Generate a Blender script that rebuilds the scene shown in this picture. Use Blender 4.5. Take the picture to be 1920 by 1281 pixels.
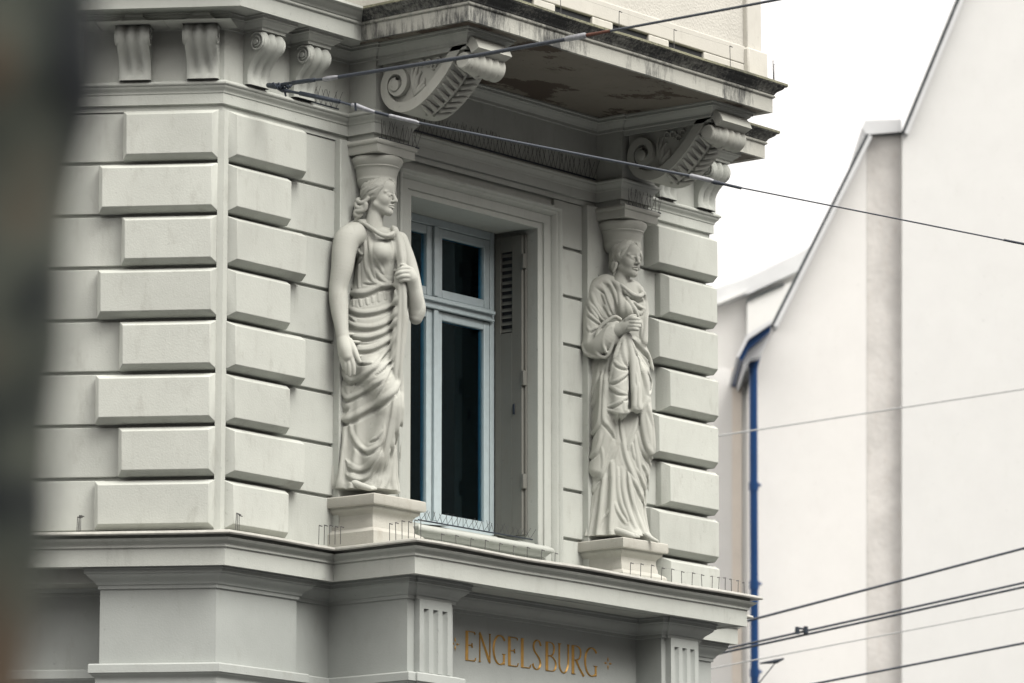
import bpy, bmesh, math, random
import numpy as np
from mathutils import Vector, Matrix, noise as mnoise

for _o in list(bpy.data.objects):
    bpy.data.objects.remove(_o)
scene = bpy.context.scene
COL = scene.collection
R_ = math.radians

# ------------------------------------------------------------------ camera
CAM_POS = Vector((-22.082, -19.617, 1.6))
CAM_AZ, CAM_PITCH = R_(38.1), R_(10.174)
cam_data = bpy.data.cameras.new("camera")
cam = bpy.data.objects.new("camera", cam_data)
COL.objects.link(cam)
cam.location = CAM_POS
cam.rotation_euler = (math.pi / 2 + CAM_PITCH, 0, CAM_AZ - math.pi / 2)
cam_data.sensor_width = 36.0
cam_data.lens = 170.3
cam_data.clip_start = 0.5
cam_data.clip_end = 3000.0
cam_data.dof.use_dof = True
cam_data.dof.focus_distance = 30.9
cam_data.dof.aperture_fstop = 4.0
scene.camera = cam

# ------------------------------------------------------------------ overcast sky
SUN_EL, SUN_AZ = R_(50), R_(-96)      # direction the light comes from (azimuth from +X)
world = bpy.data.worlds.new("World")
scene.world = world
world.use_nodes = True
nt = world.node_tree
nt.nodes.clear()
sky = nt.nodes.new("ShaderNodeTexSky")
sky.sky_type = 'NISHITA'
sky.sun_disc = False
sky.sun_elevation = SUN_EL
sky.sun_rotation = math.pi / 2 - SUN_AZ
sky.dust_density = 4.0
hs = nt.nodes.new("ShaderNodeHueSaturation")
hs.inputs['Saturation'].default_value = 1.0
# even overcast: luminance rises from the horizon to the zenith as (1 + 2 sin h) / 3
geo = nt.nodes.new("ShaderNodeTexCoord")
sep = nt.nodes.new("ShaderNodeSeparateXYZ")
nt.links.new(geo.outputs['Generated'], sep.inputs[0])
mx0 = nt.nodes.new("ShaderNodeMath"); mx0.operation = 'MAXIMUM'; mx0.inputs[1].default_value = 0.0
nt.links.new(sep.outputs['Z'], mx0.inputs[0])
lum = nt.nodes.new("ShaderNodeMath"); lum.operation = 'MULTIPLY_ADD'; lum.inputs[1].default_value = 1.333; lum.inputs[2].default_value = 0.667
nt.links.new(mx0.outputs[0], lum.inputs[0])
cl = nt.nodes.new("ShaderNodeVectorMath"); cl.operation = 'SCALE'
cl.inputs[0].default_value = (7.0, 6.6, 6.2)
nt.links.new(lum.outputs[0], cl.inputs['Scale'])
cloud = nt.nodes.new("ShaderNodeMix")
cloud.data_type = 'RGBA'
cloud.inputs['Factor'].default_value = 0.86          # thick even cloud in front of the clear sky
nt.links.new(cl.outputs['Vector'], cloud.inputs['B'])
bg = nt.nodes.new("ShaderNodeBackground")
bg.inputs['Strength'].default_value = 0.10
wo = nt.nodes.new("ShaderNodeOutputWorld")
nt.links.new(sky.outputs['Color'], hs.inputs['Color'])
nt.links.new(hs.outputs['Color'], cloud.inputs['A'])
nt.links.new(cloud.outputs['Result'], bg.inputs['Color'])
nt.links.new(bg.outputs['Background'], wo.inputs['Surface'])

sun_d = bpy.data.lights.new("sun", 'SUN')
sun_d.energy = 1.5
sun_d.angle = R_(34)
sun_d.color = (1.0, 0.975, 0.93)
sun = bpy.data.objects.new("sun", sun_d)
COL.objects.link(sun)
_d = Vector((math.cos(SUN_EL) * math.cos(SUN_AZ), math.cos(SUN_EL) * math.sin(SUN_AZ), math.sin(SUN_EL)))
sun.rotation_euler = _d.to_track_quat('Z', 'Y').to_euler()
sun.location = (0, -10, 30)

vs = scene.view_settings
vs.view_transform = 'Standard'
vs.look = 'None'
vs.exposure = 1.16
vs.gamma = 1.0
vs.use_curve_mapping = False
scene.render.engine = 'CYCLES'
scene.render.resolution_x, scene.render.resolution_y = 1024, 683

scene.cycles.diffuse_bounces = 1
# ------------------------------------------------------------------ helpers
rng = random.Random(7)
LA = R_(121.9)
LDIR = Vector((math.cos(LA), math.sin(LA), 0))           # along the left wing, away from the corner
LNRM = Vector((-LDIR.y, LDIR.x, 0))                      # outward normal of the left wing

def PR(s, o, z): return Vector((s, -o, z))                        # street front: along, outward, up
def PL(s, o, z): return LDIR * s + LNRM * o + Vector((0, 0, z))   # left wing

def link(name, me, mat, parent=None, kind=None):
    o = bpy.data.objects.new(name, me)
    COL.objects.link(o)
    if mat is not None and len(me.materials) == 0:
        me.materials.append(mat)
    if parent is not None:
        o.parent = parent
    if kind:
        o["kind"] = kind
    return o

def mesh(name, verts, faces, mat, parent=None, smooth=None, bevel=0, segs=2, kind=None):
    me = bpy.data.meshes.new(name)
    me.from_pydata([tuple(v) for v in verts], [], faces)
    bm = bmesh.new(); bm.from_mesh(me)
    bmesh.ops.recalc_face_normals(bm, faces=bm.faces)
    bm.to_mesh(me); bm.free()
    if smooth is not None:
        me.polygons.foreach_set("use_smooth", [True] * len(me.polygons))
        me.set_sharp_from_angle(angle=R_(smooth))
    o = link(name, me, mat, parent, kind)
    if bevel:
        b = o.modifiers.new("bevel", 'BEVEL')
        b.width = bevel; b.segments = segs; b.limit_method = 'ANGLE'; b.angle_limit = R_(28)
        me.polygons.foreach_set("use_smooth", [True] * len(me.polygons))
        me.set_sharp_from_angle(angle=R_(35))
    return o

def thing(name, label, cat, loc=(0, 0, 0), group=None):
    o = bpy.data.objects.new(name, None)
    o.empty_display_size = 0.2
    COL.objects.link(o)
    o.location = loc
    tag(o, label, cat, group)
    return o

def tag(o, label, cat, group=None):
    o["label"] = label; o["category"] = cat
    if group: o["group"] = group
    return o

def boxgeo(p0, p1, P=PR):
    (a, b, c), (d, e, f_) = p0, p1
    v = [P(s, o, z) for z in (c, f_) for (s, o) in ((a, b), (d, b), (d, e), (a, e))]
    return v, [(0, 1, 2, 3), (4, 5, 6, 7), (0, 1, 5, 4), (1, 2, 6, 5), (2, 3, 7, 6), (3, 0, 4, 7)]

def box(name, p0, p1, mat, parent, P=PR, bevel=0.004, kind=None):
    v, f_ = boxgeo(p0, p1, P)
    return mesh(name, v, f_, mat, parent, bevel=bevel, kind=kind)

def multi(name, geos, mat, parent, **kw):
    V, Fs = [], []
    for v, f_ in geos:
        n = len(V); V += list(v); Fs += [tuple(i + n for i in q) for q in f_]
    return mesh(name, V, Fs, mat, parent, **kw)

def offset(path, o):
    n = len(path); out = []
    for i, p in enumerate(path):
        ns = []
        if i > 0:
            d = (path[i] - path[i - 1]).normalized(); ns.append(Vector((d.y, -d.x)))
        if i < n - 1:
            d = (path[i + 1] - path[i]).normalized(); ns.append(Vector((d.y, -d.x)))
        m = ns[0] if len(ns) == 1 else (ns[0] + ns[1]) / (1 + ns[0].dot(ns[1]))
        out.append(p + m * o)
    return out

def V2(*a): return [Vector(p) for p in a]

def sweepgeo(path, prof, step=0.16, wob=0.0013, seg=None):
    cols = [offset(path, o) for o, z in prof]
    V, Fs = [], []
    rows = []
    i0, i1 = seg if seg else (0, len(path) - 1)
    for i in range(i0, i1):
        L = (path[i + 1] - path[i]).length
        k = max(1, int(L / step))
        for j in range(k + (1 if i == i1 - 1 else 0)):
            rows.append((i, j / k))
    for (i, t) in rows:
        for (c, (o, z)) in zip(cols, prof):
            p = c[i].lerp(c[i + 1], t)
            w = mnoise.noise(Vector((p.x * 2.1, p.y * 2.1, z * 3.0))) * wob if wob else 0
            w2 = mnoise.noise(Vector((p.x * 1.3 + 9, p.y * 1.3, 4.0))) * wob * 1.6 if wob else 0
            V.append((p.x, p.y + w, z + w2))
    m = len(prof)
    for r in range(len(rows) - 1):
        for c in range(m - 1):
            a = r * m + c
            Fs.append((a, a + 1, a + m + 1, a + m))
    return V, Fs

def sweep(name, path, prof, mat, parent, smooth=32, **kw):
    v, f_ = sweepgeo(path, prof, **kw)
    return mesh(name, v, f_, mat, parent, smooth=smooth)

def cyma(o0, z0, o1, z1, n=7, rev=False):
    """S-curve from (o0,z0) to (o1,z1)."""
    out = []
    for i in range(n + 1):
        t = i / n
        s = 0.5 - 0.5 * math.cos(math.pi * t)
        if rev:
            out.append((o0 + (o1 - o0) * t, z0 + (z1 - z0) * s))
        else:
            out.append((o0 + (o1 - o0) * s, z0 + (z1 - z0) * t))
    return out

def bead(o, z0, z1, r, n=6):
    zc = (z0 + z1) / 2; h = (z1 - z0) / 2
    return [(o + r * math.cos(a), zc + h * math.sin(a)) for a in [math.pi * (i / n - .5) for i in range(n + 1)]]

def lathe(name, prof, cen, mat, parent, n=40, axis='Z', smooth=40, a0=0, a1=2 * math.pi):
    V, Fs = [], []
    m = len(prof)
    for i in range(n + 1):
        a = a0 + (a1 - a0) * i / n
        for r, h in prof:
            if axis == 'Z': V.append((cen[0] + r * math.cos(a), cen[1] + r * math.sin(a), cen[2] + h))
            else: V.append((cen[0] + h, cen[1] + r * math.cos(a), cen[2] + r * math.sin(a)))
    for i in range(n):
        for j in range(m - 1):
            a = i * m + j
            Fs.append((a, a + m, a + m + 1, a + 1))
    return mesh(name, V, Fs, mat, parent, smooth=smooth)

def tubegeo(pts, rad, n=8, caps=True):
    pts = [Vector(p) for p in pts]
    V, Fs = [], []
    if not isinstance(rad, (list, tuple)): rad = [rad] * len(pts)
    up = None
    for i, p in enumerate(pts):
        a = pts[max(0, i - 1)]; b = pts[min(len(pts) - 1, i + 1)]
        t = (b - a).normalized()
        if up is None:
            up = t.orthogonal().normalized()
        up = (up - t * up.dot(t)).normalized()
        q = t.cross(up)
        for k in range(n):
            an = 2 * math.pi * k / n
            V.append(p + (up * math.cos(an) + q * math.sin(an)) * rad[i])
    for i in range(len(pts) - 1):
        for k in range(n):
            a = i * n + k; b = i * n + (k + 1) % n
            Fs.append((a, b, b + n, a + n))
    if caps:
        Fs.append(tuple(range(n))); Fs.append(tuple(range(len(V) - n, len(V))))
    return V, Fs

# ------------------------------------------------------------------ materials
def new_mat(name):
    m = bpy.data.materials.new(name); m.use_nodes = True
    b = m.node_tree.nodes["Principled BSDF"]
    return m, m.node_tree, b

def stucco(name, col, rough=0.82, var=0.06, bump=0.25, bscale=90, dirt=0.25, dirtcol=(0.22, 0.21, 0.175), streak=0.0, streakcol=(0.045, 0.048, 0.05), lo=0.5, hi=0.72, sx=(9, 9, 1.6), lowf=.6):
    m, t, b = new_mat(name)
    N, Lk = t.nodes, t.links
    tc = N.new("ShaderNodeTexCoord")
    n1 = N.new("ShaderNodeTexNoise"); n1.inputs['Scale'].default_value = 2.3; n1.inputs['Detail'].default_value = 6; n1.inputs['Roughness'].default_value = .62
    Lk.new(tc.outputs['Object'], n1.inputs['Vector'])
    r1 = N.new("ShaderNodeValToRGB")
    r1.color_ramp.elements[0].position = .3; r1.color_ramp.elements[1].position = .7
    r1.color_ramp.elements[0].color = tuple(c * (1 - var) for c in col) + (1,)
    r1.color_ramp.elements[1].color = tuple(min(1, c * (1 + var)) for c in col) + (1,)
    Lk.new(n1.outputs['Fac'], r1.inputs['Fac'])
    out = r1.outputs['Color']
    if dirt:
        mp = N.new("ShaderNodeMapping"); mp.inputs['Scale'].default_value = (6, 6, 2.2)
        Lk.new(tc.outputs['Object'], mp.inputs['Vector'])
        n2 = N.new("ShaderNodeTexNoise"); n2.inputs['Scale'].default_value = 1.7; n2.inputs['Detail'].default_value = 8; n2.inputs['Roughness'].default_value = .7
        Lk.new(mp.outputs['Vector'], n2.inputs['Vector'])
        r2 = N.new("ShaderNodeValToRGB"); r2.color_ramp.elements[0].position = .55; r2.color_ramp.elements[1].position = .82
        r2.color_ramp.elements[0].color = (0, 0, 0, 1); r2.color_ramp.elements[1].color = (dirt, dirt, dirt, 1)
        Lk.new(n2.outputs['Fac'], r2.inputs['Fac'])
        mx = N.new("ShaderNodeMix"); mx.data_type = 'RGBA'
        Lk.new(r2.outputs['Color'], mx.inputs['Factor']); Lk.new(out, mx.inputs['A']); mx.inputs['B'].default_value = dirtcol + (1,)
        out = mx.outputs['Result']
        # small specks and chips
        n4 = N.new("ShaderNodeTexNoise"); n4.inputs['Scale'].default_value = 26; n4.inputs['Detail'].default_value = 3
        Lk.new(tc.outputs['Object'], n4.inputs['Vector'])
        r4 = N.new("ShaderNodeValToRGB"); r4.color_ramp.elements[0].position = .70; r4.color_ramp.elements[1].position = .76
        r4.color_ramp.elements[0].color = (0, 0, 0, 1); r4.color_ramp.elements[1].color = (.35, .35, .35, 1)
        Lk.new(n4.outputs['Fac'], r4.inputs['Fac'])
        mx4 = N.new("ShaderNodeMix"); mx4.data_type = 'RGBA'
        Lk.new(r4.outputs['Color'], mx4.inputs['Factor']); Lk.new(out, mx4.inputs['A']); mx4.inputs['B'].default_value = tuple(c * .55 for c in col) + (1,)
        out = mx4.outputs['Result']
    if streak:
        mp = N.new("ShaderNodeMapping"); mp.inputs['Scale'].default_value = sx
        Lk.new(tc.outputs['Object'], mp.inputs['Vector'])
        n3 = N.new("ShaderNodeTexNoise"); n3.inputs['Scale'].default_value = 1.0; n3.inputs['Detail'].default_value = 10; n3.inputs['Roughness'].default_value = .78
        Lk.new(mp.outputs['Vector'], n3.inputs['Vector'])
        r3 = N.new("ShaderNodeValToRGB"); r3.color_ramp.elements[0].position = lo; r3.color_ramp.elements[1].position = hi
        r3.color_ramp.elements[0].color = (0, 0, 0, 1); r3.color_ramp.elements[1].color = (streak, streak, streak, 1)
        n5 = N.new("ShaderNodeTexNoise"); n5.inputs['Scale'].default_value = 2.1; n5.inputs['Detail'].default_value = 3
        Lk.new(tc.outputs['Object'], n5.inputs['Vector'])
        ma = N.new("ShaderNodeMath"); ma.operation = 'MULTIPLY_ADD'; ma.inputs[1].default_value = lowf; ma.inputs[2].default_value = -.5 * lowf
        Lk.new(n5.outputs['Fac'], ma.inputs[0])
        ms = N.new("ShaderNodeMath"); ms.operation = 'ADD'
        Lk.new(n3.outputs['Fac'], ms.inputs[0]); Lk.new(ma.outputs[0], ms.inputs[1])
        Lk.new(ms.outputs[0], r3.inputs['Fac'])
        mx = N.new("ShaderNodeMix"); mx.data_type = 'RGBA'
        Lk.new(r3.outputs['Color'], mx.inputs['Factor']); Lk.new(out, mx.inputs['A']); mx.inputs['B'].default_value = streakcol + (1,)
        out = mx.outputs['Result']
    oi = N.new("ShaderNodeObjectInfo")
    mr = N.new("ShaderNodeMapRange"); mr.inputs['To Min'].default_value = .93; mr.inputs['To Max'].default_value = 1.05
    Lk.new(oi.outputs['Random'], mr.inputs['Value'])
    sc_ = N.new("ShaderNodeVectorMath"); sc_.operation = 'SCALE'
    Lk.new(out, sc_.inputs[0]); Lk.new(mr.outputs[0], sc_.inputs['Scale']); out = sc_.outputs['Vector']
    Lk.new(out, b.inputs['Base Color'])
    b.inputs['Roughness'].default_value = rough
    b.inputs['Specular IOR Level'].default_value = .25
    nb = N.new("ShaderNodeTexNoise"); nb.inputs['Scale'].default_value = bscale; nb.inputs['Detail'].default_value = 4
    Lk.new(tc.outputs['Object'], nb.inputs['Vector'])
    nb2 = N.new("ShaderNodeTexNoise"); nb2.inputs['Scale'].default_value = 7; nb2.inputs['Detail'].default_value = 5
    Lk.new(tc.outputs['Object'], nb2.inputs['Vector'])
    ad = N.new("ShaderNodeMath"); ad.operation = 'MULTIPLY_ADD'; ad.inputs[1].default_value = .5
    Lk.new(nb2.outputs['Fac'], ad.inputs[0]); Lk.new(nb.outputs['Fac'], ad.inputs[2])
    bp = N.new("ShaderNodeBump"); bp.inputs['Strength'].default_value = bump; bp.inputs['Distance'].default_value = .006
    Lk.new(ad.outputs[0], bp.inputs['Height']); Lk.new(bp.outputs['Normal'], b.inputs['Normal'])
    return m

def plain(name, col, rough=.5, metal=0.0, var=.1, scale=20, bump=.0, spec=.5):
    m, t, b = new_mat(name)
    N, Lk = t.nodes, t.links
    tc = N.new("ShaderNodeTexCoord")
    n1 = N.new("ShaderNodeTexNoise"); n1.inputs['Scale'].default_value = scale; n1.inputs['Detail'].default_value = 5
    Lk.new(tc.outputs['Object'], n1.inputs['Vector'])
    r1 = N.new("ShaderNodeValToRGB"); r1.color_ramp.elements[0].position = .3; r1.color_ramp.elements[1].position = .7
    r1.color_ramp.elements[0].color = tuple(c * (1 - var) for c in col) + (1,)
    r1.color_ramp.elements[1].color = tuple(min(1, c * (1 + var)) for c in col) + (1,)
    Lk.new(n1.outputs['Fac'], r1.inputs['Fac']); Lk.new(r1.outputs['Color'], b.inputs['Base Color'])
    b.inputs['Roughness'].default_value = rough; b.inputs['Metallic'].default_value = metal
    b.inputs['Specular IOR Level'].default_value = spec
    if bump:
        bp = N.new("ShaderNodeBump"); bp.inputs['Strength'].default_value = bump; bp.inputs['Distance'].default_value = .01
        Lk.new(n1.outputs['Fac'], bp.inputs['Height']); Lk.new(bp.outputs['Normal'], b.inputs['Normal'])
    return m

WALLC = (0.480, 0.500, 0.462)
M_wall = stucco("painted_stucco", WALLC, var=.07, dirt=.42, streak=.35, streakcol=(.30, .30, .27), lo=.55, hi=.85, sx=(7, 7, 1.1))
M_block = stucco("painted_quoin_stucco", (0.500, 0.520, 0.478), var=.07, dirt=.45, streak=.30, streakcol=(.30, .29, .26), lo=.55, hi=.85, sx=(9, 9, 1.3))
M_trim = stucco("painted_moulding", (0.455, 0.475, 0.44), dirt=.25, streak=.35, streakcol=(.18, .18, .165), lo=.58, hi=.85, sx=(14, 14, 2.5))
M_low = stucco("painted_base_wall", (0.40, 0.425, 0.405), dirt=.3, bump=.2)
M_stone = stucco("carved_stone", (0.47, 0.48, 0.437), rough=.78, var=.05, bump=.15, bscale=140, dirt=.35, dirtcol=(.24, .215, .17))
M_ped = stucco("weathered_stone", (0.44, 0.435, 0.39), rough=.85, var=.08, bump=.4, dirt=.5, dirtcol=(.24, .20, .15))
M_weather = stucco("stained_cornice", (0.46, 0.465, 0.42), dirt=.3, streak=.9, lo=.46, hi=.66, sx=(26, 26, 5.0), bump=.5, lowf=1.0)
M_black = stucco("blackened_cornice", (0.36, 0.365, 0.33), dirt=.3, streak=.96, lo=.26, hi=.52, sx=(38, 38, 9.0), bump=.6, lowf=.7)
M_moss = stucco("mossy_ledge", (0.20, 0.20, 0.14), var=.4, dirt=.6, dirtcol=(.55, .52, .42), bump=1.0, bscale=60, streak=.6, lo=.45, hi=.6, sx=(40, 40, 40))
M_soffit = stucco("peeling_shaded_soffit", (0.20, 0.185, 0.155), dirt=.6, dirtcol=(.10, .08, .06), streak=.8, streakcol=(.055, .038, .028), lo=.55, hi=.58, sx=(1.6, 3.4, 3.0), lowf=.8)  # base colour carries shade under the balcony; brown peeling patches are its own
M_rough = stucco("roughcast", (0.56, 0.55, 0.50), bump=.9, bscale=55, dirt=.2)
M_par = stucco("parapet_paint", (0.55, 0.54, 0.49), dirt=.3)
M_white = plain("window_paint", (0.45, 0.53, 0.55), rough=.35, var=.05)
M_shut = stucco("old_shutter_paint", (0.165, 0.167, 0.15), rough=.6, dirt=.4, dirtcol=(.14, .12, .09), bump=.2)
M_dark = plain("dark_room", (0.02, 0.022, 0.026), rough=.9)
M_zinc = plain("zinc_flashing", (0.46, 0.46, 0.42), rough=.45, metal=.2, var=.12)
M_gold = plain("gold_leaf", (0.50, 0.29, 0.075), rough=.45, metal=.45, var=.15, scale=30)
M_steel = plain("galvanised_steel", (0.27, 0.28, 0.30), rough=.5, metal=.5, var=.2, scale=40)
M_iron = plain("dark_iron", (0.035, 0.045, 0.06), rough=.45, metal=.4, var=.3, scale=40)
M_rope = plain("black_cable", (0.016, 0.024, 0.038), rough=.5, var=.3, scale=80, bump=.3)
M_rust = plain("rusty_wire", (0.10, 0.035, 0.02), rough=.8, var=.3, scale=60)
M_wire = plain("thin_wire", (0.05, 0.06, 0.075), rough=.5, metal=.3)
M_spike = plain("spike_wire", (0.10, 0.10, 0.10), rough=.4, metal=.6)

gm, gt, gb = new_mat("window_glass")
gt.nodes.remove(gb)
_fr = gt.nodes.new("ShaderNodeFresnel"); _fr.inputs['IOR'].default_value = 1.52
_tr = gt.nodes.new("ShaderNodeBsdfTransparent"); _tr.inputs['Color'].default_value = (.86, .92, .95, 1)
_gl = gt.nodes.new("ShaderNodeBsdfGlossy"); _gl.inputs['Roughness'].default_value = .02; _gl.inputs['Color'].default_value = (.55, .82, .95, 1)
_mx = gt.nodes.new("ShaderNodeMixShader")
gt.links.new(_fr.outputs[0], _mx.inputs[0]); gt.links.new(_tr.outputs[0], _mx.inputs[1]); gt.links.new(_gl.outputs[0], _mx.inputs[2])
gt.links.new(_mx.outputs[0], gt.nodes["Material Output"].inputs['Surface'])
M_glass = gm

# ------------------------------------------------------------------ ground
def ground():
    g = mesh("ground", [(-900, -900, 0), (900, -900, 0), (900, 900, 0), (-900, 900, 0)], [(0, 1, 2, 3)], plain("asphalt", (.045, .046, .05), rough=.9, scale=3, bump=.2), kind="structure")
    e = 2.2
    A = PL(60, e, 0); B = PL(0, e, 0) + Vector((1.3, -.0, 0)); 
    pv = stucco("paving_slabs", (.15, .145, .135), bump=.3)
    pth = V2(tuple(PL(60, 0, 0).xy), (0, 0), (5.18, 0), (5.18, 60))
    sweep("pavement", pth, [(-.3, .13), (2.3, .13), (2.32, .12), (2.34, 0.0)], pv, None, smooth=20, step=3, wob=0)["kind"] = "structure"
ground()

# ------------------------------------------------------------------ the corner house
house = thing("corner_house", "pale grey stucco corner house with quoins, balcony and gold ENGELSBURG lettering", "house", (0, 0, 0))
XR = 5.18
ZT = 12.4
OX0, OX1, OZ0, OZ1 = 1.87, 3.215, 5.98, 8.12      # window opening
BACK = -.022                                       # backing wall sits behind the ashlar faces

# backing walls (opening left free)
bw = []
for a in ((0.02, OX0 - .02, 5.4, ZT), (OX1 + .02, XR, 5.4, ZT), (OX0 - .02, OX1 + .02, 5.4, OZ0), (OX0 - .02, OX1 + .02, OZ1 + .02, ZT)):
    bw.append(boxgeo((a[0], BACK, a[2]), (a[1], -.36, a[3])))
multi("wall", bw, M_wall, house)
w2 = box("wall", (0.0, BACK, 5.4), (6.0, -.36, ZT), M_wall, house, P=PL, bevel=0)
multi("wall", [boxgeo((XR - .36, -.36, 0), (XR - .001, -9, ZT))], M_wall, house)
# roof slab closing the body of the house
V = [PL(6, -.05, ZT), PL(0, -.05, ZT), Vector((XR, .05, ZT)), Vector((XR, 9, ZT)), PL(6, -9, ZT)]
V2r = [v + Vector((0, 0, .35)) for v in V]
mesh("roof", V + V2r, [(0, 1, 2, 3, 4), (5, 6, 7, 8, 9)] + [(i, (i + 1) % 5, (i + 1) % 5 + 5, i + 5) for i in range(5)], M_trim, house)

ZQ0, DZ = 8.355, .3315
def quoin(s0, s1, k, P, dep=.105, side=.046, ch=.031):
    z1 = ZQ0 - k * DZ - (.004 if k == 0 else .012); z0 = ZQ0 - (k + 1) * DZ + .014
    j = lambda: rng.uniform(-.003, .003)
    a, b = s0 + j(), s1 + j()
    rows = [(a, b, z0, z1, -.03), (a, b, z0, z1, side + j() * .6), (a + ch, b - ch, z0 + ch + j() * .5, z1 - ch + j() * .5, dep + j())]
    V = []
    for (x0, x1, y0, y1, o) in rows:
        V += [P(x0, o, y0), P(x1, o, y0), P(x1, o, y1), P(x0, o, y1)]
    Fs = []
    for r in (0, 4):
        for i in range(4):
            Fs.append((r + i, r + (i + 1) % 4, r + 4 + (i + 1) % 4, r + 4 + i))
    Fs.append((8, 9, 10, 11))
    mesh("quoin", V, Fs, M_block, house, bevel=.0035)

def ashlar(s0, s1, k, P):
    z1 = ZQ0 - k * DZ - .002; z0 = ZQ0 - (k + 1) * DZ + .019
    box("ashlar_block", (s0, BACK - .01, z0), (s1, 0.0, z1), M_wall, house, P=P, bevel=.005)

for k in range(8):
    ev = k % 2 == 0
    quoin(.008, .613 if ev else .76, k, PL)
    quoin(.008, .73 if ev else .585, k, PR)
    quoin(4.42 if ev else 4.545, 5.175, k, PR)
    ashlar(.56 if ev else .70, 1.62, k, PL); ashlar(1.63, 2.9, k, PL)
    ashlar(.66 if ev else .53, 1.10, k, PR)
    ashlar(3.40, 3.72, k, PR); ashlar(4.26, 4.60, k, PR)
# corner strip between the two stacks of quoins
cs = V2(tuple(PL(.012, 0, 0).xy), (0, 0), (.012, 0))
sweep("corner_strip", cs, [(-.02, 5.69), (.052, 5.69), (.052, 8.345)], M_block, house, step=.3, wob=.002)

# flat pilasters behind the statues
PIL = ((1.096, 1.675), (3.71, 4.29))
for a, b in PIL:
    box("pilaster", (a, -.1, 5.69), (b, .05, 8.358), M_wall, house, bevel=.005)

# ---- upper entablature breaking forward over the statues
far = tuple(PL(6, 0, 0).xy)
IMP = ((1.22, 1.545), (3.855, 4.155))
pe = [far, (0, 0)]
for a, b in IMP: pe += [(a, 0), (a, -.22), (b, -.22), (b, 0)]
pe += [(XR, 0), (XR, 3)]
pe = V2(*pe)
prof = [(-.05, 8.357), (.008, 8.357), (.008, 8.392), (.03, 8.395), (.03, 8.458), (.036, 8.464)] + cyma(.036, 8.468, .060, 8.505, 5) + bead(.058, 8.507, 8.533, .013, 5) + [(.05, 8.540), (-.23, 8.546)]
sweep("entablature", pe, prof, M_trim, house)
for a, b in IMP:
    box("impost_core", (a, -.05, 8.355), (b, .20, 8.54), M_trim, house, bevel=0)

# frieze above the entablature, with blocks that carry the brackets
FR = .04
pf = [far, (0, 0)]
for a, b in IMP: pf += [(a + .01, 0), (a + .01, -.22), (b - .01, -.22), (b - .01, 0)]
pf += [(XR, 0), (XR, 3)]
sweep("frieze", V2(*pf), [(FR, 8.535), (FR, 8.99)], M_wall, house)

# main cornice with the projecting balcony
BX0, BX1, BY = 1.298, 4.026, -.877
pb = V2(far, (0, 0), (BX0, 0), (BX0, BY), (BX1, BY), (BX1, 0), (XR, 0), (XR, 3))
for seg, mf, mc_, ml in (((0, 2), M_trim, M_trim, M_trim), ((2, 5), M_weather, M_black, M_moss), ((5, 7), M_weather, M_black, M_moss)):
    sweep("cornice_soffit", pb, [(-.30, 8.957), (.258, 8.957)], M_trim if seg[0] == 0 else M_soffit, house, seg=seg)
    sweep("cornice_fascia", pb, [(.258, 8.957), (.262, 8.953), (.266, 8.951), (.293, 8.950), (.293, 9.047)], mf, house, seg=seg)
    sweep("cornice_bead", pb, [(.293, 9.047), (.300, 9.050)] + bead(.298, 9.051, 9.071, .010, 5) + [(.300, 9.074)], mf, house, seg=seg)
    sweep("cornice_cyma", pb, [(.300, 9.074), (.306, 9.078)] + cyma(.306, 9.080, .352, 9.126, 6) + [(.366, 9.130), (.368, 9.134)], mc_, house, seg=seg)
    sweep("cornice_lip", pb, [(.368, 9.134), (.372, 9.136), (.371, 9.152), (.355, 9.158), (-.2, 9.178)], ml, house, wob=.004, step=.05, seg=seg)
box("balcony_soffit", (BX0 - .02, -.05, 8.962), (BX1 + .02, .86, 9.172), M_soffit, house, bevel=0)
# bed mouldings under the cornice
sweep("bed_moulding", V2(*[tuple(p) for p in pf]), [(FR, 8.862), (.056, 8.866), (.056, 8.885)] + cyma(.06, 8.888, .10, 8.925, 5) + [(.112, 8.928), (.112, 8.945), (.125, 8.948), (.125, 8.958)], M_trim, house)

# beams that rest on the brackets
BRX = ((1.205, 1.545), (3.845, 4.185))
for a, b in BRX:
    p_ = V2((a, -.2), (a, -.99), (b, -.99), (b, -.2))
    p_ = [Vector((q.x, q.y)) for q in p_]
    sweep("bracket_beam", p_, [(-.02, 8.832), (0, 8.832), (0, 8.862), (.016, 8.866), (.016, 8.885)] + cyma(.02, 8.888, .055, 8.925, 5) + [(.066, 8.928), (.066, 8.945), (.078, 8.948), (.078, 8.959)], M_trim, house)
    box("bracket_beam_core", (a + .01, .05, 8.842), (b - .01, .985, 8.955), M_trim, house, bevel=0)

# ---- lower ledge with the bay
LX0, LX1, LY = 1.084, 4.363, -.66
pl_ = V2(far, (0, 0), (LX0, 0), (LX0, LY), (LX1, LY), (LX1, 0), (XR, 0), (XR, 3))
sweep("ledge_fascia", pl_, [(-.40, 5.489), (.095, 5.489), (.098, 5.483), (.134, 5.481), (.134, 5.590), (.146, 5.594), (.146, 5.604)], M_trim, house)
sweep("ledge_moulding", pl_, [(.146, 5.604)] + cyma(.146, 5.606, .180, 5.639, 6) + [(.184, 5.643), (.184, 5.646), (.150, 5.647), (.150, 5.668)], M_trim, house)
sweep("ledge_flashing", pl_, [(.140, 5.668), (.208, 5.664), (.213, 5.672), (.210, 5.683), (.19, 5.690), (-.03, 5.702)], M_zinc, house, wob=.0045, step=.07)
box("ledge_slab", (LX0 - .01, -.05, 5.486), (LX1 + .01, .655, 5.695), M_trim, house, bevel=0)

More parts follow.
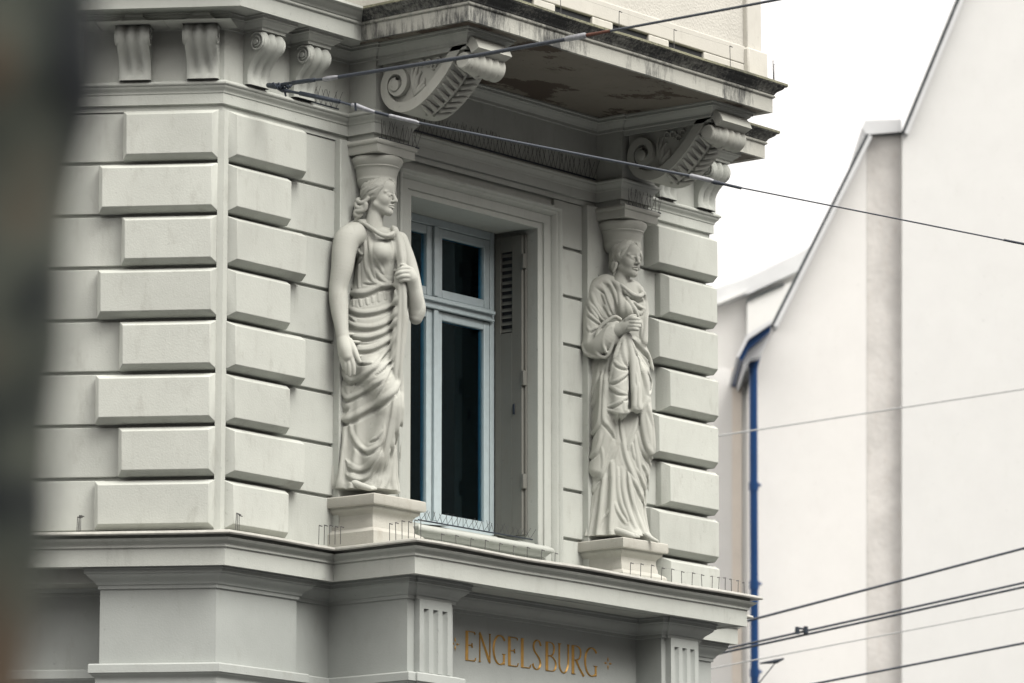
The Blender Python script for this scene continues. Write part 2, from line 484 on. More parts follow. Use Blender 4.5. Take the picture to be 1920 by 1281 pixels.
# ---- lower storey: walls, piers, sunk lettering panel
w_ = .035
def LQ(s, o): return tuple(PL(s, o, 0).xy)
cpt = offset(V2(LQ(1, 0), (0, 0), (1, 0)), .0)[1]
lowp = [LQ(6, -.30), LQ(.722, -.30), LQ(.722, 0), (0, 0), (.755, 0), (.755, .045), (1.115, .045), (1.115, -.6), (1.185, -.6), (1.185, -.615), (1.497, -.615), (1.497, -.6),
        (1.567, -.6), (1.567, -.39), (3.782, -.39), (3.782, -.6), (3.832, -.6), (3.832, -.615), (4.135, -.615), (4.135, -.6), (4.205, -.6), (4.205, .045), (4.56, .045), (4.56, 0), (XR, 0), (XR, 3)]
lowp = V2(*lowp)
sweep("base_wall", lowp, [(0, 0), (0, 5.49)], M_low, house, step=.4, wob=0)
sweep("capital_moulding", lowp, [(0, 5.355), (.012, 5.358), (.012, 5.378), (.018, 5.381)] + cyma(.022, 5.383, .075, 5.445, 7) + [(.086, 5.448), (.086, 5.470), (.092, 5.473), (.092, 5.489)], M_low, house)
sweep("base_string_course", lowp, [(0, 4.76), (.02, 4.77), (.02, 4.80)] + cyma(.02, 4.805, .05, 4.835, 5) + [(.058, 4.838), (.058, 4.885), (.052, 4.893), (0, 4.90)], M_low, house)
for a, b in ((1.182, 1.5), (3.829, 4.138)):
    # fluted face: cross-section with three half-round channels
    sec = [(a, .58)]
    n = 3; fw = .052; gap = ((b - a) - n * fw) / (n + 1)
    sec.append((a, .645))
    for i in range(n):
        x0 = a + gap + i * (fw + gap)
        for q in range(9):
            t = q / 8
            sec.append((x0 + fw * t, .645 - .024 * math.sin(math.pi * t)))
    sec += [(b, .645), (b, .58)]
    V, Fs = [], []
    for z in (4.90, 5.30):
        V += [PR(s, o, z) for s, o in sec]
    m = len(sec)
    Fs += [(i, i + 1, i + 1 + m, i + m) for i in range(m - 1)]
    Fs += [tuple(range(m, 2 * m))]
    V0 = len(V)
    v2, f2 = boxgeo((a, .58, 5.30), (b, .645, 5.357))
    V += v2; Fs += [tuple(i + V0 for i in q) for q in f2]
    mesh("fluted_pilaster", V, Fs, M_low, house, smooth=40)

# ---- window surround, sill, window, shutter
def surround():
    prof = [(0, -.40), (0, 0.0), (.004, .004), (.05, .004), (.052, .016), (.125, .016), (.127, .024)]
    prof += [(.13 + .03 * t, .024 + .03 * math.sin(t * math.pi / 2)) for t in (.25, .5, .75, 1)]
    prof += [(.168, .066), (.18, .072), (.192, .068), (.197, .055), (.205, .055), (.205, -.03)]
    V, Fs = [], []
    m = len(prof)
    steps = []
    for side in ('l', 'r'):
        pass
    path = [('l', 5.70), ('l', 8.12), ('r', 8.12), ('r', 5.70)]
    for (sd, z) in path:
        for (w, o) in prof:
            zz = z + (w * .82 if z > 8 else 0)
            V.append(PR((OX0 - w) if sd == 'l' else (OX1 + w), o, zz))
    for r in range(3):
        for c in range(m - 1):
            a = r * m + c
            Fs.append((a, a + 1, a + m + 1, a + m))
    mesh("window_surround", V, Fs, M_trim, house, smooth=30)
surround()
# sill: rounded nosing
ss = V2((1.80, -.0), (1.80, -.10), (3.27, -.10), (3.27, 0.0))
sweep("window_sill", V2((OX0 + .01, -.0), (OX0 + .01, -.055), (OX1 - .01, -.055), (OX1 - .01, 0.0)), [(-.06, 5.875), (.01, 5.878), (.02, 5.89)] + bead(.030, 5.903, 5.946, .022, 7) + [(.025, 5.952), (-.40, 5.992)], M_trim, house)
box("sill_apron", (1.80, -.05, 5.69), (3.27, .03, 5.885), M_trim, house)

WY = -.35
win = bpy.data.objects.new("window", None); COL.objects.link(win); win.parent = house
def wbox(name, x0, x1, z0, z1, o0, o1, mat=None, b=.004): return box(name, (x0, WY + o0, z0), (x1, WY + o1, z1), mat or M_white, win, bevel=b)
WX0, WX1, WM = 1.885, 3.165, 2.527
wbox("frame_jamb", WX0, WX0 + .045, 6.02, 8.12, -.06, .02); wbox("frame_jamb", WX1 - .045, WX1, 6.02, 8.12, -.06, .02)
wbox("frame_head", WX0 + .045, WX1 - .045, 8.065, 8.12, -.06, .02)
wbox("frame_sill", WX0 + .045, WX1 - .045, 6.02, 6.075, -.06, .045)
wbox("transom", WX0 + .045, WX1 - .045, 7.515, 7.585, -.06, .03); wbox("transom_drip", WX0 + .03, WX1 - .03, 7.548, 7.572, .03, .055); wbox("transom_drip", WX0 + .03, WX1 - .03, 7.500, 7.5145, .02, .048)
wbox("mullion", WM - .022, WM + .022, 6.08, 7.50, -.05, .034); wbox("mullion", WM - .022, WM + .022, 7.59, 8.062, -.05, .034)
for (x0, x1) in ((WX0 + .048, WM - .024), (WM + .024, WX1 - .048)):
    for (z0, z1) in ((6.078, 7.498), (7.588, 8.062)):
        cas = bpy.data.objects.new("casement", None); COL.objects.link(cas); cas.parent = win
        t = .058
        gs = [boxgeo((x0, WY - .04, z0), (x0 + t, WY + .016, z1)), boxgeo((x1 - t, WY - .04, z0), (x1, WY + .016, z1)),
              boxgeo((x0 + t, WY - .038, z0), (x1 - t, WY + .014, z0 + t)), boxgeo((x0 + t, WY - .038, z1 - t), (x1 - t, WY + .014, z1))]
        multi("casement_frame", gs, M_white, win, bevel=.005)
        bpy.data.objects.remove(cas)
        box("pane", (x0 + t - .005, WY - .012, z0 + t - .005), (x1 - t + .005, WY - .006, z1 - t + .005), M_glass, win, bevel=0)
# dark room behind the panes, with drawn-back curtains
mc = plain("curtain_cloth", (.05, .055, .065), rough=.9, var=.3, scale=6)
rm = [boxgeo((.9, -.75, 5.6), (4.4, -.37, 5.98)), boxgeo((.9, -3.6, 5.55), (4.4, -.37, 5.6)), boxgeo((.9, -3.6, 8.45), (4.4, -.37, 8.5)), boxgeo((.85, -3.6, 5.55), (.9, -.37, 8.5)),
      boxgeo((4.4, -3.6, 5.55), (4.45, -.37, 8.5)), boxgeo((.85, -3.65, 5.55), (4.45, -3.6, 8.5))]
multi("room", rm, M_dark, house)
def cloth(x0, x1, z0, z1, y, mat, fan=None, n=64, m=10, amp=.014):
    V, Fs = [], []
    for j in range(m + 1):
        for i in range(n + 1):
            x = x0 + (x1 - x0) * i / n; z = z0 + (z1 - z0) * j / m
            ph = math.atan2(z - fan[1], x - fan[0]) * 20 if fan else x * 95 + .6 * math.sin(x * 31)
            V.append(PR(x, y + amp * math.sin(ph) + .3 * amp * math.sin(2.3 * ph), z))
    w = n + 1
    Fs = [(j * w + i, j * w + i + 1, j * w + i + w + 1, j * w + i + w) for j in range(m) for i in range(n)]
    mesh("curtain", V, Fs, mat, win, smooth=60)
mc1 = plain("blue_pleated_cloth", (.70, .80, .95), rough=.9, var=.25, scale=14)
mc2 = plain("mauve_curtain", (.22, .20, .225), rough=.9, var=.2, scale=6)
cloth(1.90, 2.78, 7.60, 7.98, WY - .10, mc1, fan=(2.66, 7.52), n=130, m=26, amp=.03)
cloth(1.90, 2.42, 6.66, 7.52, WY - .085, mc2)
cloth(2.88, 3.2, 6.03, 8.2, -.52, mc)
# folded shutter on the right reveal, lying back against the jamb
sh = bpy.data.objects.new("shutter", None); COL.objects.link(sh); sh.parent = house
def shutter(xa, xb, o0, o1):
    z0, z1 = 6.04, 8.085
    st = .05
    lo, hi = 7.42, 7.98
    gs = [boxgeo((xa, o0, z0), (xb, o0 + st, z1)), boxgeo((xa, o1 - st * 1.7, z0), (xb, o1, z1)),
          boxgeo((xa, o0 + st, z0), (xb, o1 - st * 1.7, lo)), boxgeo((xa, o0 + st, hi), (xb, o1 - st * 1.7, z1))]
    multi("leaf", gs, M_shut, sh, bevel=.003)
    box("leaf_back", (xa + .018, o0 + st, lo), (xb, o1 - st * 1.7, hi), M_dark, sh, bevel=0)
    n = 12
    for i in range(n):
        z = lo + (i + .5) * (hi - lo) / n
        v = [PR(xa + .002, o0 + st, z - .016), PR(xa + .002, o1 - st * 1.7, z - .016), PR(xa + .022, o1 - st * 1.7, z + .016), PR(xa + .022, o0 + st, z + .016)]
        v += [q + Vector((.003, 0, .006)) for q in v]
        mesh("louvre", v, [(0, 1, 2, 3), (4, 5, 6, 7), (0, 1, 5, 4), (1, 2, 6, 5), (2, 3, 7, 6), (3, 0, 4, 7)], M_shut, sh)
shutter(3.168, 3.19, WY + .022, -.098)
box("leaf", (3.194, WY + .03, 6.04), (3.212, -.085, 8.085), M_shut, sh, bevel=.003)
for z in (6.35, 7.05, 7.85):
    box("hinge", (3.160, -.10, z), (3.200, -.078, z + .10), M_shut, sh, bevel=.003)
box("latch", (3.158, -.17, 6.86), (3.167, -.155, 6.93), M_iron, sh, bevel=.002)

# ---- statue pedestals and capitals
for (x0, x1, yf) in ((1.045, 1.565, .38), (3.655, 4.165, .38)):
    pp = V2((x0 + .06, .02), (x0 + .06, -yf + .06), (x1 - .06, -yf + .06), (x1 - .06, .02))
    pr = [(.055, 5.69), (.055, 5.80), (.045, 5.812), (.02, 5.825)] + cyma(.012, 5.83, 0.0, 5.90, 4) + [(0.0, 5.915), (.012, 5.932), (.03, 5.945), (.034, 5.955), (.034, 5.966), (.058, 5.970), (.062, 5.98), (.06, 6.03), (.054, 6.036), (-.14, 6.037)]
    v, f_ = sweepgeo(pp, pr, step=.05, wob=.006)
    mesh("pedestal", v, f_, M_ped, house, smooth=35)
for (cx_, cy_, a, b) in ((1.352, -.135, 1.163, 1.563), (3.985, -.135, 3.80, 4.20)):
    pp = V2((a + .03, .0), (a + .03, -.27), (b - .03, -.27), (b - .03, 0))
    sweep("capital_abacus", pp, [(-.3, 8.262), (.018, 8.262), (.020, 8.266), (.020, 8.314)] + bead(.022, 8.316, 8.346, .012, 6) + [(.02, 8.350), (-.2, 8.356)], M_stone, house)
    lathe("capital", [(.10, 8.05), (.124, 8.085), (.128, 8.098), (.132, 8.110), (.128, 8.120), (.131, 8.13), (.138, 8.165), (.146, 8.185), (.152, 8.189), (.150, 8.197), (.158, 8.207), (.170, 8.228), (.172, 8.24), (.168, 8.252), (.15, 8.2625)], (cx_, cy_, 0), M_stone, house, n=56)

# ---- small scroll consoles under the cornice
def console(s, P, wd=.2):
    con = bpy.data.objects.new("console", None); COL.objects.link(con); con.parent = house
    c0 = FR
    prof = []
    ctrl = [(.150, 8.868), (.168, 8.850), (.178, 8.815), (.172, 8.780), (.150, 8.748), (.118, 8.718), (.088, 8.690), (.066, 8.660), (.052, 8.625), (.048, 8.590), (.050, 8.560), (.052, 8.542)]
    n = 15
    V, Fs = [], []
    for (o, z) in ctrl:
        for i in range(n):
            t = i / (n - 1)
            g = .0
            for gc in (.32, .68):
                g += .026 * math.exp(-((t - gc) / .075) ** 2)
            if z < 8.57: g = 0
            e = .012 if i in (0, n - 1) else 0
            V.append(P(s + (t - .5) * wd, c0 + o - g - e, z))
    m = len(ctrl)
    for r in range(m - 1):
        for i in range(n - 1):
            a = r * n + i
            Fs.append((a, a + 1, a + n + 1, a + n))
    for i in (0, n - 1):           # cheeks
        b0 = len(V)
        for (o, z) in ctrl: V.append(P(s + (i / (n - 1) - .5) * wd, c0 - .02, z))
        for r in range(m - 1):
            Fs.append((r * n + i, (r + 1) * n + i, b0 + r + 1, b0 + r))
    mesh("scroll_body", V, Fs, M_trim, con, smooth=45)
    for sg in (-1, 1):             # volutes on both cheeks
        pts, rd = [], []
        for q in range(46):
            a = q / 45 * 4.4 * math.pi
            r = .010 + .052 * (q / 45)
            pts.append(P(s + sg * (wd / 2 + .002), c0 + .112 + r * math.cos(a + 1.1), 8.800 + r * 1.05 * math.sin(a + 1.1)))
            rd.append(.0065 + .003 * q / 45)
        v, f_ = tubegeo(pts, rd, 6)
        mesh("volute", v, f_, M_trim, con, smooth=60)
        v, f_ = tubegeo([P(s + sg * (wd / 2 - .02), c0 + .112, 8.800), P(s + sg * (wd / 2 + .016), c0 + .112, 8.800)], .016, 14)
        mesh("volute_eye", v, f_, M_trim, con, smooth=40)
        v, f_ = tubegeo([P(s + sg * (wd / 2 - .02), c0 + .112, 8.800), P(s + sg * (wd / 2 - .001), c0 + .112, 8.800)], .064, 24)
        mesh("volute_disc", v, f_, M_trim, con, smooth=40)
    w2 = wd / 2 + .012
    A, B, C_, D = [P(s - w2, c0, 0), P(s - w2, c0 + .165, 0), P(s + w2, c0 + .165, 0), P(s + w2, c0, 0)]
    pp = [Vector((q.x, q.y)) for q in (A, B, C_, D)]
    sweep("console_abacus", pp, [(-.1, 8.868), (.0, 8.868), (.0, 8.886), (.012, 8.89)] + cyma(.014, 8.892, .045, 8.925, 5) + [(.055, 8.928), (.055, 8.945), (.062, 8.948), (.062, 8.9565)], M_trim, con, wob=0)
for s in (.535, .108, .97, 1.40, 1.83): console(s, PL)
for s in (.255, .70, 4.60, 5.06): console(s, PR)

# ---- large scroll brackets under the balcony
def catmull(P, per=8):
    out = []
    n = len(P)
    for i in range(n - 1):
        p0, p1, p2, p3 = [np.array(P[max(0, min(n - 1, i + k))], float) for k in (-1, 0, 1, 2)]
        for j in range(per):
            t = j / per
            out.append(.5 * ((2 * p1) + (-p0 + p2) * t + (2 * p0 - 5 * p1 + 4 * p2 - p3) * t * t + (-p0 + 3 * p1 - 3 * p2 + p3) * t ** 3))
    out.append(np.array(P[-1], float))
    return out

def spiral(c, r0, r1, a0, turns, n):
    return [(c[0] + (r0 + (r1 - r0) * (1 - (1 - i / n) ** 1.3)) * math.cos(a0 + turns * 2 * math.pi * i / n), c[1] + (r0 + (r1 - r0) * (1 - (1 - i / n) ** 1.3)) * math.sin(a0 + turns * 2 * math.pi * i / n)) for i in range(n + 1)]

def bracket(xa, xb):
    br = bpy.data.objects.new("bracket", None); COL.objects.link(br); br.parent = house
    # plane coordinates: q = distance out from the wall plane (=-Y), z up
    c1 = (.405, 8.675); r1 = .118          # big volute at the wall
    c2 = (.968, 8.765); r2 = .052          # small volute at the tip
    # S-band outer contour, from the small volute down and back round the big one
    body = [(1.03, 8.80), (1.005, 8.845), (.955, 8.845), (.905, 8.795), (.84, 8.712), (.77, 8.640), (.69, 8.575), (.60, 8.520), (.52, 8.497), (.44, 8.500), (.36, 8.535), (.305, 8.600), (.287, 8.675), (.305, 8.748), (.360, 8.795), (.420, 8.800), (.478, 8.768), (.503, 8.715), (.495, 8.655), (.455, 8.615), (.405, 8.610), (.362, 8.640), (.350, 8.685), (.372, 8.722), (.41, 8.733)]
    outer = catmull(body, 6)
    th = []
    n = len(outer)
    ribbon_t = [.075 * (1 - .62 * max(0, (i / n - .30)) / .70) for i in range(n)]
    V, Fs = [], []
    for i, p in enumerate(outer):
        a = outer[max(0, i - 1)]; b = outer[min(n - 1, i + 1)]
        t = (b - a) / (np.linalg.norm(b - a) + 1e-9)
        nr = np.array([t[1], -t[0]])        # towards the inside of the S
        q = p + nr * ribbon_t[i] * .9
        for x in (xa, xb):
            V.append((x, -p[0], p[1])); V.append((x, -q[0], q[1]))
    for i in range(n - 1):
        a = i * 4; b = a + 4
        Fs += [(a, b, b + 1, a + 1), (a + 2, a + 3, b + 3, b + 2), (a, a + 2, b + 2, b), (a + 1, b + 1, b + 3, a + 3)]
    Fs += [(0, 1, 3, 2)]
    mesh("scroll_band", V, Fs, M_stone, br, smooth=42, bevel=0)
    # cheek plates, sunk behind the band
    core = [tuple(outer[i]) for i in range(12, 6 * 10 + 1, 3)]
    poly = core + [(.287, 8.70), (.27, 8.838), (.975, 8.838)]
    m = len(poly)
    V = [(xa + .04, -q, z) for q, z in poly] + [(xb - .04, -q, z) for q, z in poly]
    Fs = [tuple(range(m)), tuple(range(m, 2 * m))] + [(i, (i + 1) % m, (i + 1) % m + m, i + m) for i in range(m)]
    mesh("cheek", V, Fs, M_stone, br)
    for sg, x in ((-1, xa), (1, xb)):
        v, f_ = tubegeo([(x - sg * .04, -c1[0] - .005, c1[1] + .002), (x + sg * .012, -c1[0] - .005, c1[1] + .002), (x + sg * .018, -c1[0] - .005, c1[1] + .002)], [.038, .036, .022], 22)
        mesh("volute_eye", v, f_, M_stone, br, smooth=40)
        # small spiral at the tip
        pts, rd = [], []
        for q in range(40):
            a = q / 39 * 4.2 * math.pi; r = .006 + .038 * q / 39
            pts.append((x + sg * .003, -c2[0] - r * math.cos(a), c2[1] + r * math.sin(a))); rd.append(.006)
        v, f_ = tubegeo(pts, rd, 6)
        mesh("tip_spiral", v, f_, M_stone, br, smooth=60)
        # acanthus sprays on the cheek
        for (ang, ln, rr) in ((62, .12, .014), (78, .14, .013), (94, .135, .012), (46, .10, .014), (32, .085, .012)):
            pts, rd = [], []
            for q in range(9):
                t = q / 8
                a = R_(ang) + (t ** 2) * (.9 if ang > 60 else -.9)
                bx = .545 + ln * t * math.cos(R_(ang)) + .03 * math.sin(t * 3) * t * (1 if ang < 60 else -1); bz = 8.600 + ln * 1.55 * t * math.sin(R_(ang)) * (1 - .1 * t)
                pts.append((x + sg * (-.036), -bx, min(bz, 8.815))); rd.append(rr * (.45 + math.sin(math.pi * (.15 + .8 * t))))
            v, f_ = tubegeo(pts, rd, 7)
            mesh("acanthus_leaf", v, f_, M_stone, br, smooth=60)
        for (q, z, r) in ((.655, 8.795, .022), (.70, 8.765, .018), (.60, 8.80, .02), (.735, 8.80, .018)):
            pts = [(x - sg * .032, -q - r * math.cos(a), z + r * math.sin(a)) for a in [i / 12 * 5.2 for i in range(13)]]
            v, f_ = tubegeo(pts, [.009 - .0004 * i for i in range(13)], 6)
            mesh("leaf_curl", v, f_, M_stone, br, smooth=60)
    # roll at the tip: turned baluster with rings
    L = xb - xa
    pr = [(.0, -.012), (.046, -.012), (.054, -.004), (.054, .012), (.057, .016)]
    for i in range(33):
        t = i / 32
        body_r = .058 + .024 * min(1, t * 3.2) ** .8
        pr.append((body_r - .012 * abs(math.cos(t * math.pi * 4.5)) ** 1.5 * (t > .04), .018 + (L - .03) * t))
    pr += [(.074, L - .008), (.066, L), (0, L + .002)]
    lathe("tip_roll", pr, (xa, -c2[0], c2[1] - .006), M_stone, br, n=34, axis='X', smooth=35)
    # leaves along the underside
    und = outer[8:50]
    for i in range(3, len(und) - 3, 3):
        p = und[i]; a = und[i - 2]; b = und[i + 2]
        t = (b - a) / np.linalg.norm(b - a); nr = np.array([-t[1], t[0]])
        for sg in (-1, 1):
            xm = (xa + xb) / 2
            pts, rd = [], []
            for q in range(6):
                u = q / 5
                w = .02 + u * (L / 2 - .035)
                pp = p + t * (-.045 * u) + nr * (.010 - .008 * u)
                pts.append((xm + sg * w, -pp[0], pp[1])); rd.append(.019 * (1 - .45 * u) if q < 5 else .004)
            v, f_ = tubegeo(pts, rd, 7)
            mesh("underside_leaf", v, f_, M_stone, br, smooth=60)
    pts = [((xa + xb) / 2, -p[0], p[1] - .004) for p in und[2:-2]]
    v, f_ = tubegeo(pts, .014, 8)
    mesh("leaf_rib", v, f_, M_stone, br, smooth=60)
    # bud below the roll
    v, f_ = tubegeo([((xa + xb) / 2 - .02, -.93, 8.73), ((xa + xb) / 2 - .02, -.948, 8.70), ((xa + xb) / 2 - .02, -.955, 8.678), ((xa + xb) / 2 - .02, -.957, 8.664)], [.03, .028, .018, .004], 12)
    mesh("bud", v, f_, M_stone, br, smooth=60)
for a, b in BRX: bracket(a, b)

# ---- balcony parapet above the cornice: roughcast panels between piers, slots at the foot
PY = 1.075
PX0, PX1 = 1.14, 4.14
slots = [(1.42, 1.80), (2.02, 2.42), (2.64, 3.04), (3.26, 3.66)]
gs = []
edges = [PX0] + [e for s in slots for e in s] + [PX1]
for i in range(0, len(edges), 2):
    gs.append(boxgeo((edges[i], PY - .2, 9.16), (edges[i + 1], PY, 9.268)))
gs.append(boxgeo((PX0, PY - .2, 9.268), (PX1, PY, 9.395)))
multi("parapet_base", gs, M_par, house, bevel=.008)
for s0_, s1_ in slots: box("drain_slot", (s0_ - .01, PY - .19, 9.162), (s1_ + .01, PY - .022, 9.264), M_dark, house, bevel=0)  # near-black fill puts the slot's shade into its colour
v, f_ = boxgeo((PX0, PY - .19, 9.395), (PX1, PY - .02, 10.25))
rc = mesh("roughcast_panel", v, f_, M_rough, house)
box("parapet_coping", (PX0 - .05, PY - .24, 10.25), (PX1 + .05, PY + .03, 10.34), M_trim, house)
for sx in (PX0 - .16, PX1):
    box("parapet_pier_base", (sx - .02, PY - .25, 9.16), (sx + .21, PY + .04, 9.385), M_par, house, bevel=.014)
    box("parapet_pier", (sx, PY - .23, 9.385), (sx + .17, PY + .015, 10.25), M_par, house, bevel=.008)
    box("parapet_return", (sx + .02, .02, 9.16), (sx + .17, PY - .25, 10.22), M_rough, house)
# ------------------------------------------------------------------ carved figures (signed-distance sculpting + surface nets)
FPX = 9083.0
_cp, _sp = math.cos(CAM_PITCH), math.sin(CAM_PITCH)
_F = np.array([math.cos(CAM_AZ) * _cp, math.sin(CAM_AZ) * _cp, _sp])
_Rt = np.array([math.sin(CAM_AZ), -math.cos(CAM_AZ), 0.0])
_U = np.cross(_Rt, _F)
_C = np.array(CAM_POS)
EU = _Rt.copy(); ED = np.array([math.cos(CAM_AZ), math.sin(CAM_AZ), 0.0])      # horizontal: across and away

def survey(px, py, depth):
    """measured point of the photograph at a known level distance -> place in the scene (metres)"""
    r = _F + _Rt * (px - 960.0) / FPX + _U * (640.5 - py) / FPX
    return _C + r * (depth / (r @ ED))

def smin(a, b, k):
    h = np.clip(.5 + .5 * (b - a) / k, 0, 1)
    return b + (a - b) * h - k * h * (1 - h)

class Field:
    def __init__(s, lo, hi, h):
        s.lo = np.array(lo, float); s.h = h
        s.n = np.ceil((np.array(hi) - s.lo) / h).astype(int) + 1
        s.v = np.full(s.n, .5, np.float32)
        s.ax = [s.lo[i] + h * np.arange(s.n[i]) for i in range(3)]
    def sub(s, lo, hi):
        a = np.clip(np.floor((np.array(lo) - s.lo) / s.h).astype(int), 0, s.n)
        b = np.clip(np.ceil((np.array(hi) - s.lo) / s.h).astype(int) + 1, 0, s.n)
        sl = tuple(slice(a[i], b[i]) for i in range(3))
        g = np.meshgrid(*[s.ax[i][sl[i]] for i in range(3)], indexing='ij', sparse=True)
        return sl, g
    def put(s, sl, d, k, op):
        if s.v[sl].size == 0: return
        if op == 'add': s.v[sl] = smin(s.v[sl], d, k)
        else: s.v[sl] = -smin(-s.v[sl], d, k)
    def cone(s, a, b, ra, rb, k=.01, op='add'):
        a = np.array(a, float); b = np.array(b, float)
        m = max(ra, rb) + k * 1.5 + .02
        sl, (X, Y, Z) = s.sub(np.minimum(a, b) - m, np.maximum(a, b) + m)
        ba = b - a; L = max(1e-9, ba @ ba)
        px, py, pz = X - a[0], Y - a[1], Z - a[2]
        t = np.clip((px * ba[0] + py * ba[1] + pz * ba[2]) / L, 0, 1)
        d = np.sqrt((px - t * ba[0]) ** 2 + (py - t * ba[1]) ** 2 + (pz - t * ba[2]) ** 2) - (ra + (rb - ra) * t)
        s.put(sl, d, k, op)
    def chain(s, pts, rad, k=.01, op='add'):
        pr = np.c_[np.array(pts, float), np.array(rad, float)]
        if len(pr) > 2: pr = np.array(catmull(pr, 5))
        m = pr[:, 3].max() + 1.5 * k + .02
        sl, (X, Y, Z) = s.sub(pr[:, :3].min(0) - m, pr[:, :3].max(0) + m)
        D = np.full(s.v[sl].shape, 1.0, np.float32)
        o = np.array([q.start for q in sl])
        for i in range(len(pr) - 1):
            a, b, ra, rb = pr[i, :3], pr[i + 1, :3], pr[i, 3], pr[i + 1, 3]
            s2, (x, y, z) = s.sub(np.minimum(a, b) - m, np.maximum(a, b) + m)
            s2 = tuple(slice(max(0, q.start - o[j]), max(0, q.stop - o[j])) for j, q in enumerate(s2))
            ba = b - a; L = max(1e-9, ba @ ba)
            px, py, pz = x - a[0], y - a[1], z - a[2]
            t = np.clip((px * ba[0] + py * ba[1] + pz * ba[2]) / L, 0, 1)
            d = np.sqrt((px - t * ba[0]) ** 2 + (py - t * ba[1]) ** 2 + (pz - t * ba[2]) ** 2) - (ra + (rb - ra) * t)
            if d.size: D[s2] = np.minimum(D[s2], d)
        if D.size: s.put(sl, D, k, op)
    def fold(s, pts, rad, sign):
        """cloth fold: sharp crest, wide foot, steeper and undercut on its lower side"""
        if not hasattr(s, 'up'): s.up = np.zeros_like(s.v); s.dn = np.zeros_like(s.v)
        r = float(np.max(rad))
        m = 3.4 * r
        for i in range(len(pts) - 1):
            a, b = np.array(pts[i]), np.array(pts[i + 1])
            sl, (X, Y, Z) = s.sub(np.minimum(a, b) - m, np.maximum(a, b) + m)
            ba = b - a; L = max(1e-9, ba @ ba)
            px, py, pz = X - a[0], Y - a[1], Z - a[2]
            t = np.clip((px * ba[0] + py * ba[1] + pz * ba[2]) / L, 0, 1)
            vz = pz - t * ba[2]
            D = np.sqrt((px - t * ba[0]) ** 2 + (py - t * ba[1]) ** 2 + vz ** 2)
            if not D.size: continue
            k = (rad[i] + (rad[i + 1] - rad[i]) * t) / r
            asym = np.clip(vz / np.maximum(D, 1e-4), -1, 1) * math.sqrt(max(0, 1 - ba[2] ** 2 / L))
            if sign > 0:
                x = D * np.where(asym < 0, 1 - .8 * asym, 1 - .25 * asym) / (1.02 * r)
                s.up[sl] = np.maximum(s.up[sl], 1.75 * r * k * np.exp(-x ** 1.12))
                low = np.clip(-asym, 0, 1) * .95 + .30
                s.dn[sl] = np.maximum(s.dn[sl], low * r * k * np.exp(-((D - 1.75 * r) / (.62 * r)) ** 2))
            else:
                s.dn[sl] = np.maximum(s.dn[sl], 2.6 * r * k * np.exp(-(D / (.95 * r)) ** 1.7))
    def apply_folds(s):
        if hasattr(s, 'up'): s.v = s.v - s.up + s.dn * (1 - np.clip(s.up / .022, 0, .8))
    def ell(s, c, r, M=None, k=.01, op='add'):
        c = np.array(c, float); r = np.array(r, float)
        m = r.max() + k * 1.5 + .02
        sl, (X, Y, Z) = s.sub(c - m, c + m)
        p = [X - c[0], Y - c[1], Z - c[2]]
        if M is not None:
            p = [p[0] * M[i][0] + p[1] * M[i][1] + p[2] * M[i][2] for i in range(3)]
        k0 = np.sqrt((p[0] / r[0]) ** 2 + (p[1] / r[1]) ** 2 + (p[2] / r[2]) ** 2)
        k1 = np.sqrt((p[0] / r[0] ** 2) ** 2 + (p[1] / r[1] ** 2) ** 2 + (p[2] / r[2] ** 2) ** 2) + 1e-9
        s.put(sl, k0 * (k0 - 1) / k1, k, op)
    def sample(s, P):
        q = (P - s.lo) / s.h
        q = np.clip(q, 0, np.array(s.n) - 1.001)
        i = q.astype(int); f = q - i
        out = 0
        for dx in (0, 1):
            for dy in (0, 1):
                for dz in (0, 1):
                    w = (f[:, 0] if dx else 1 - f[:, 0]) * (f[:, 1] if dy else 1 - f[:, 1]) * (f[:, 2] if dz else 1 - f[:, 2])
                    out = out + w * s.v[i[:, 0] + dx, i[:, 1] + dy, i[:, 2] + dz]
        return out
    def nets(s):
        v = s.v; n = v.shape
        ins = v < 0
        c = np.zeros((n[0] - 1, n[1] - 1, n[2] - 1), np.int8)
        cor = [(i, j, k) for i in (0, 1) for j in (0, 1) for k in (0, 1)]
        for (i, j, k) in cor: c += ins[i:n[0] - 1 + i, j:n[1] - 1 + j, k:n[2] - 1 + k]
        act = (c > 0) & (c < 8)
        idx = np.argwhere(act)
        ids = -np.ones(act.shape, np.int64); ids[act] = np.arange(len(idx))
        acc = np.zeros((len(idx), 3)); cnt = np.zeros(len(idx))
        for a in range(8):
            for b in range(a + 1, 8):
                A, B = np.array(cor[a]), np.array(cor[b])
                if np.abs(A - B).sum() != 1: continue
                va = v[idx[:, 0] + A[0], idx[:, 1] + A[1], idx[:, 2] + A[2]]; vb = v[idx[:, 0] + B[0], idx[:, 1] + B[1], idx[:, 2] + B[2]]
                m = (va < 0) != (vb < 0)
                t = np.where(m, va / np.where(m, va - vb, 1), 0)
                acc += m[:, None] * (A + (B - A) * t[:, None]); cnt += m
        V = s.lo + (idx + acc / np.maximum(cnt, 1)[:, None]) * s.h
        Q = []
        for ax in range(3):
            o = [0, 0, 0]; o[ax] = 1
            a = ins[:n[0] - o[0], :n[1] - o[1], :n[2] - o[2]]; b = ins[o[0]:, o[1]:, o[2]:]
            e = np.argwhere(a != b)
            u, w = (ax + 1) % 3, (ax + 2) % 3
            ok = (e[:, u] > 0) & (e[:, w] > 0) & (e[:, u] < n[u] - 1) & (e[:, w] < n[w] - 1)
            e = e[ok]
            flip = a[e[:, 0], e[:, 1], e[:, 2]]
            def g(du, dw):
                q = e.copy(); q[:, u] -= du; q[:, w] -= dw
                return ids[q[:, 0], q[:, 1], q[:, 2]]
            q = np.stack([g(1, 1), g(0, 1), g(0, 0), g(1, 0)], 1)
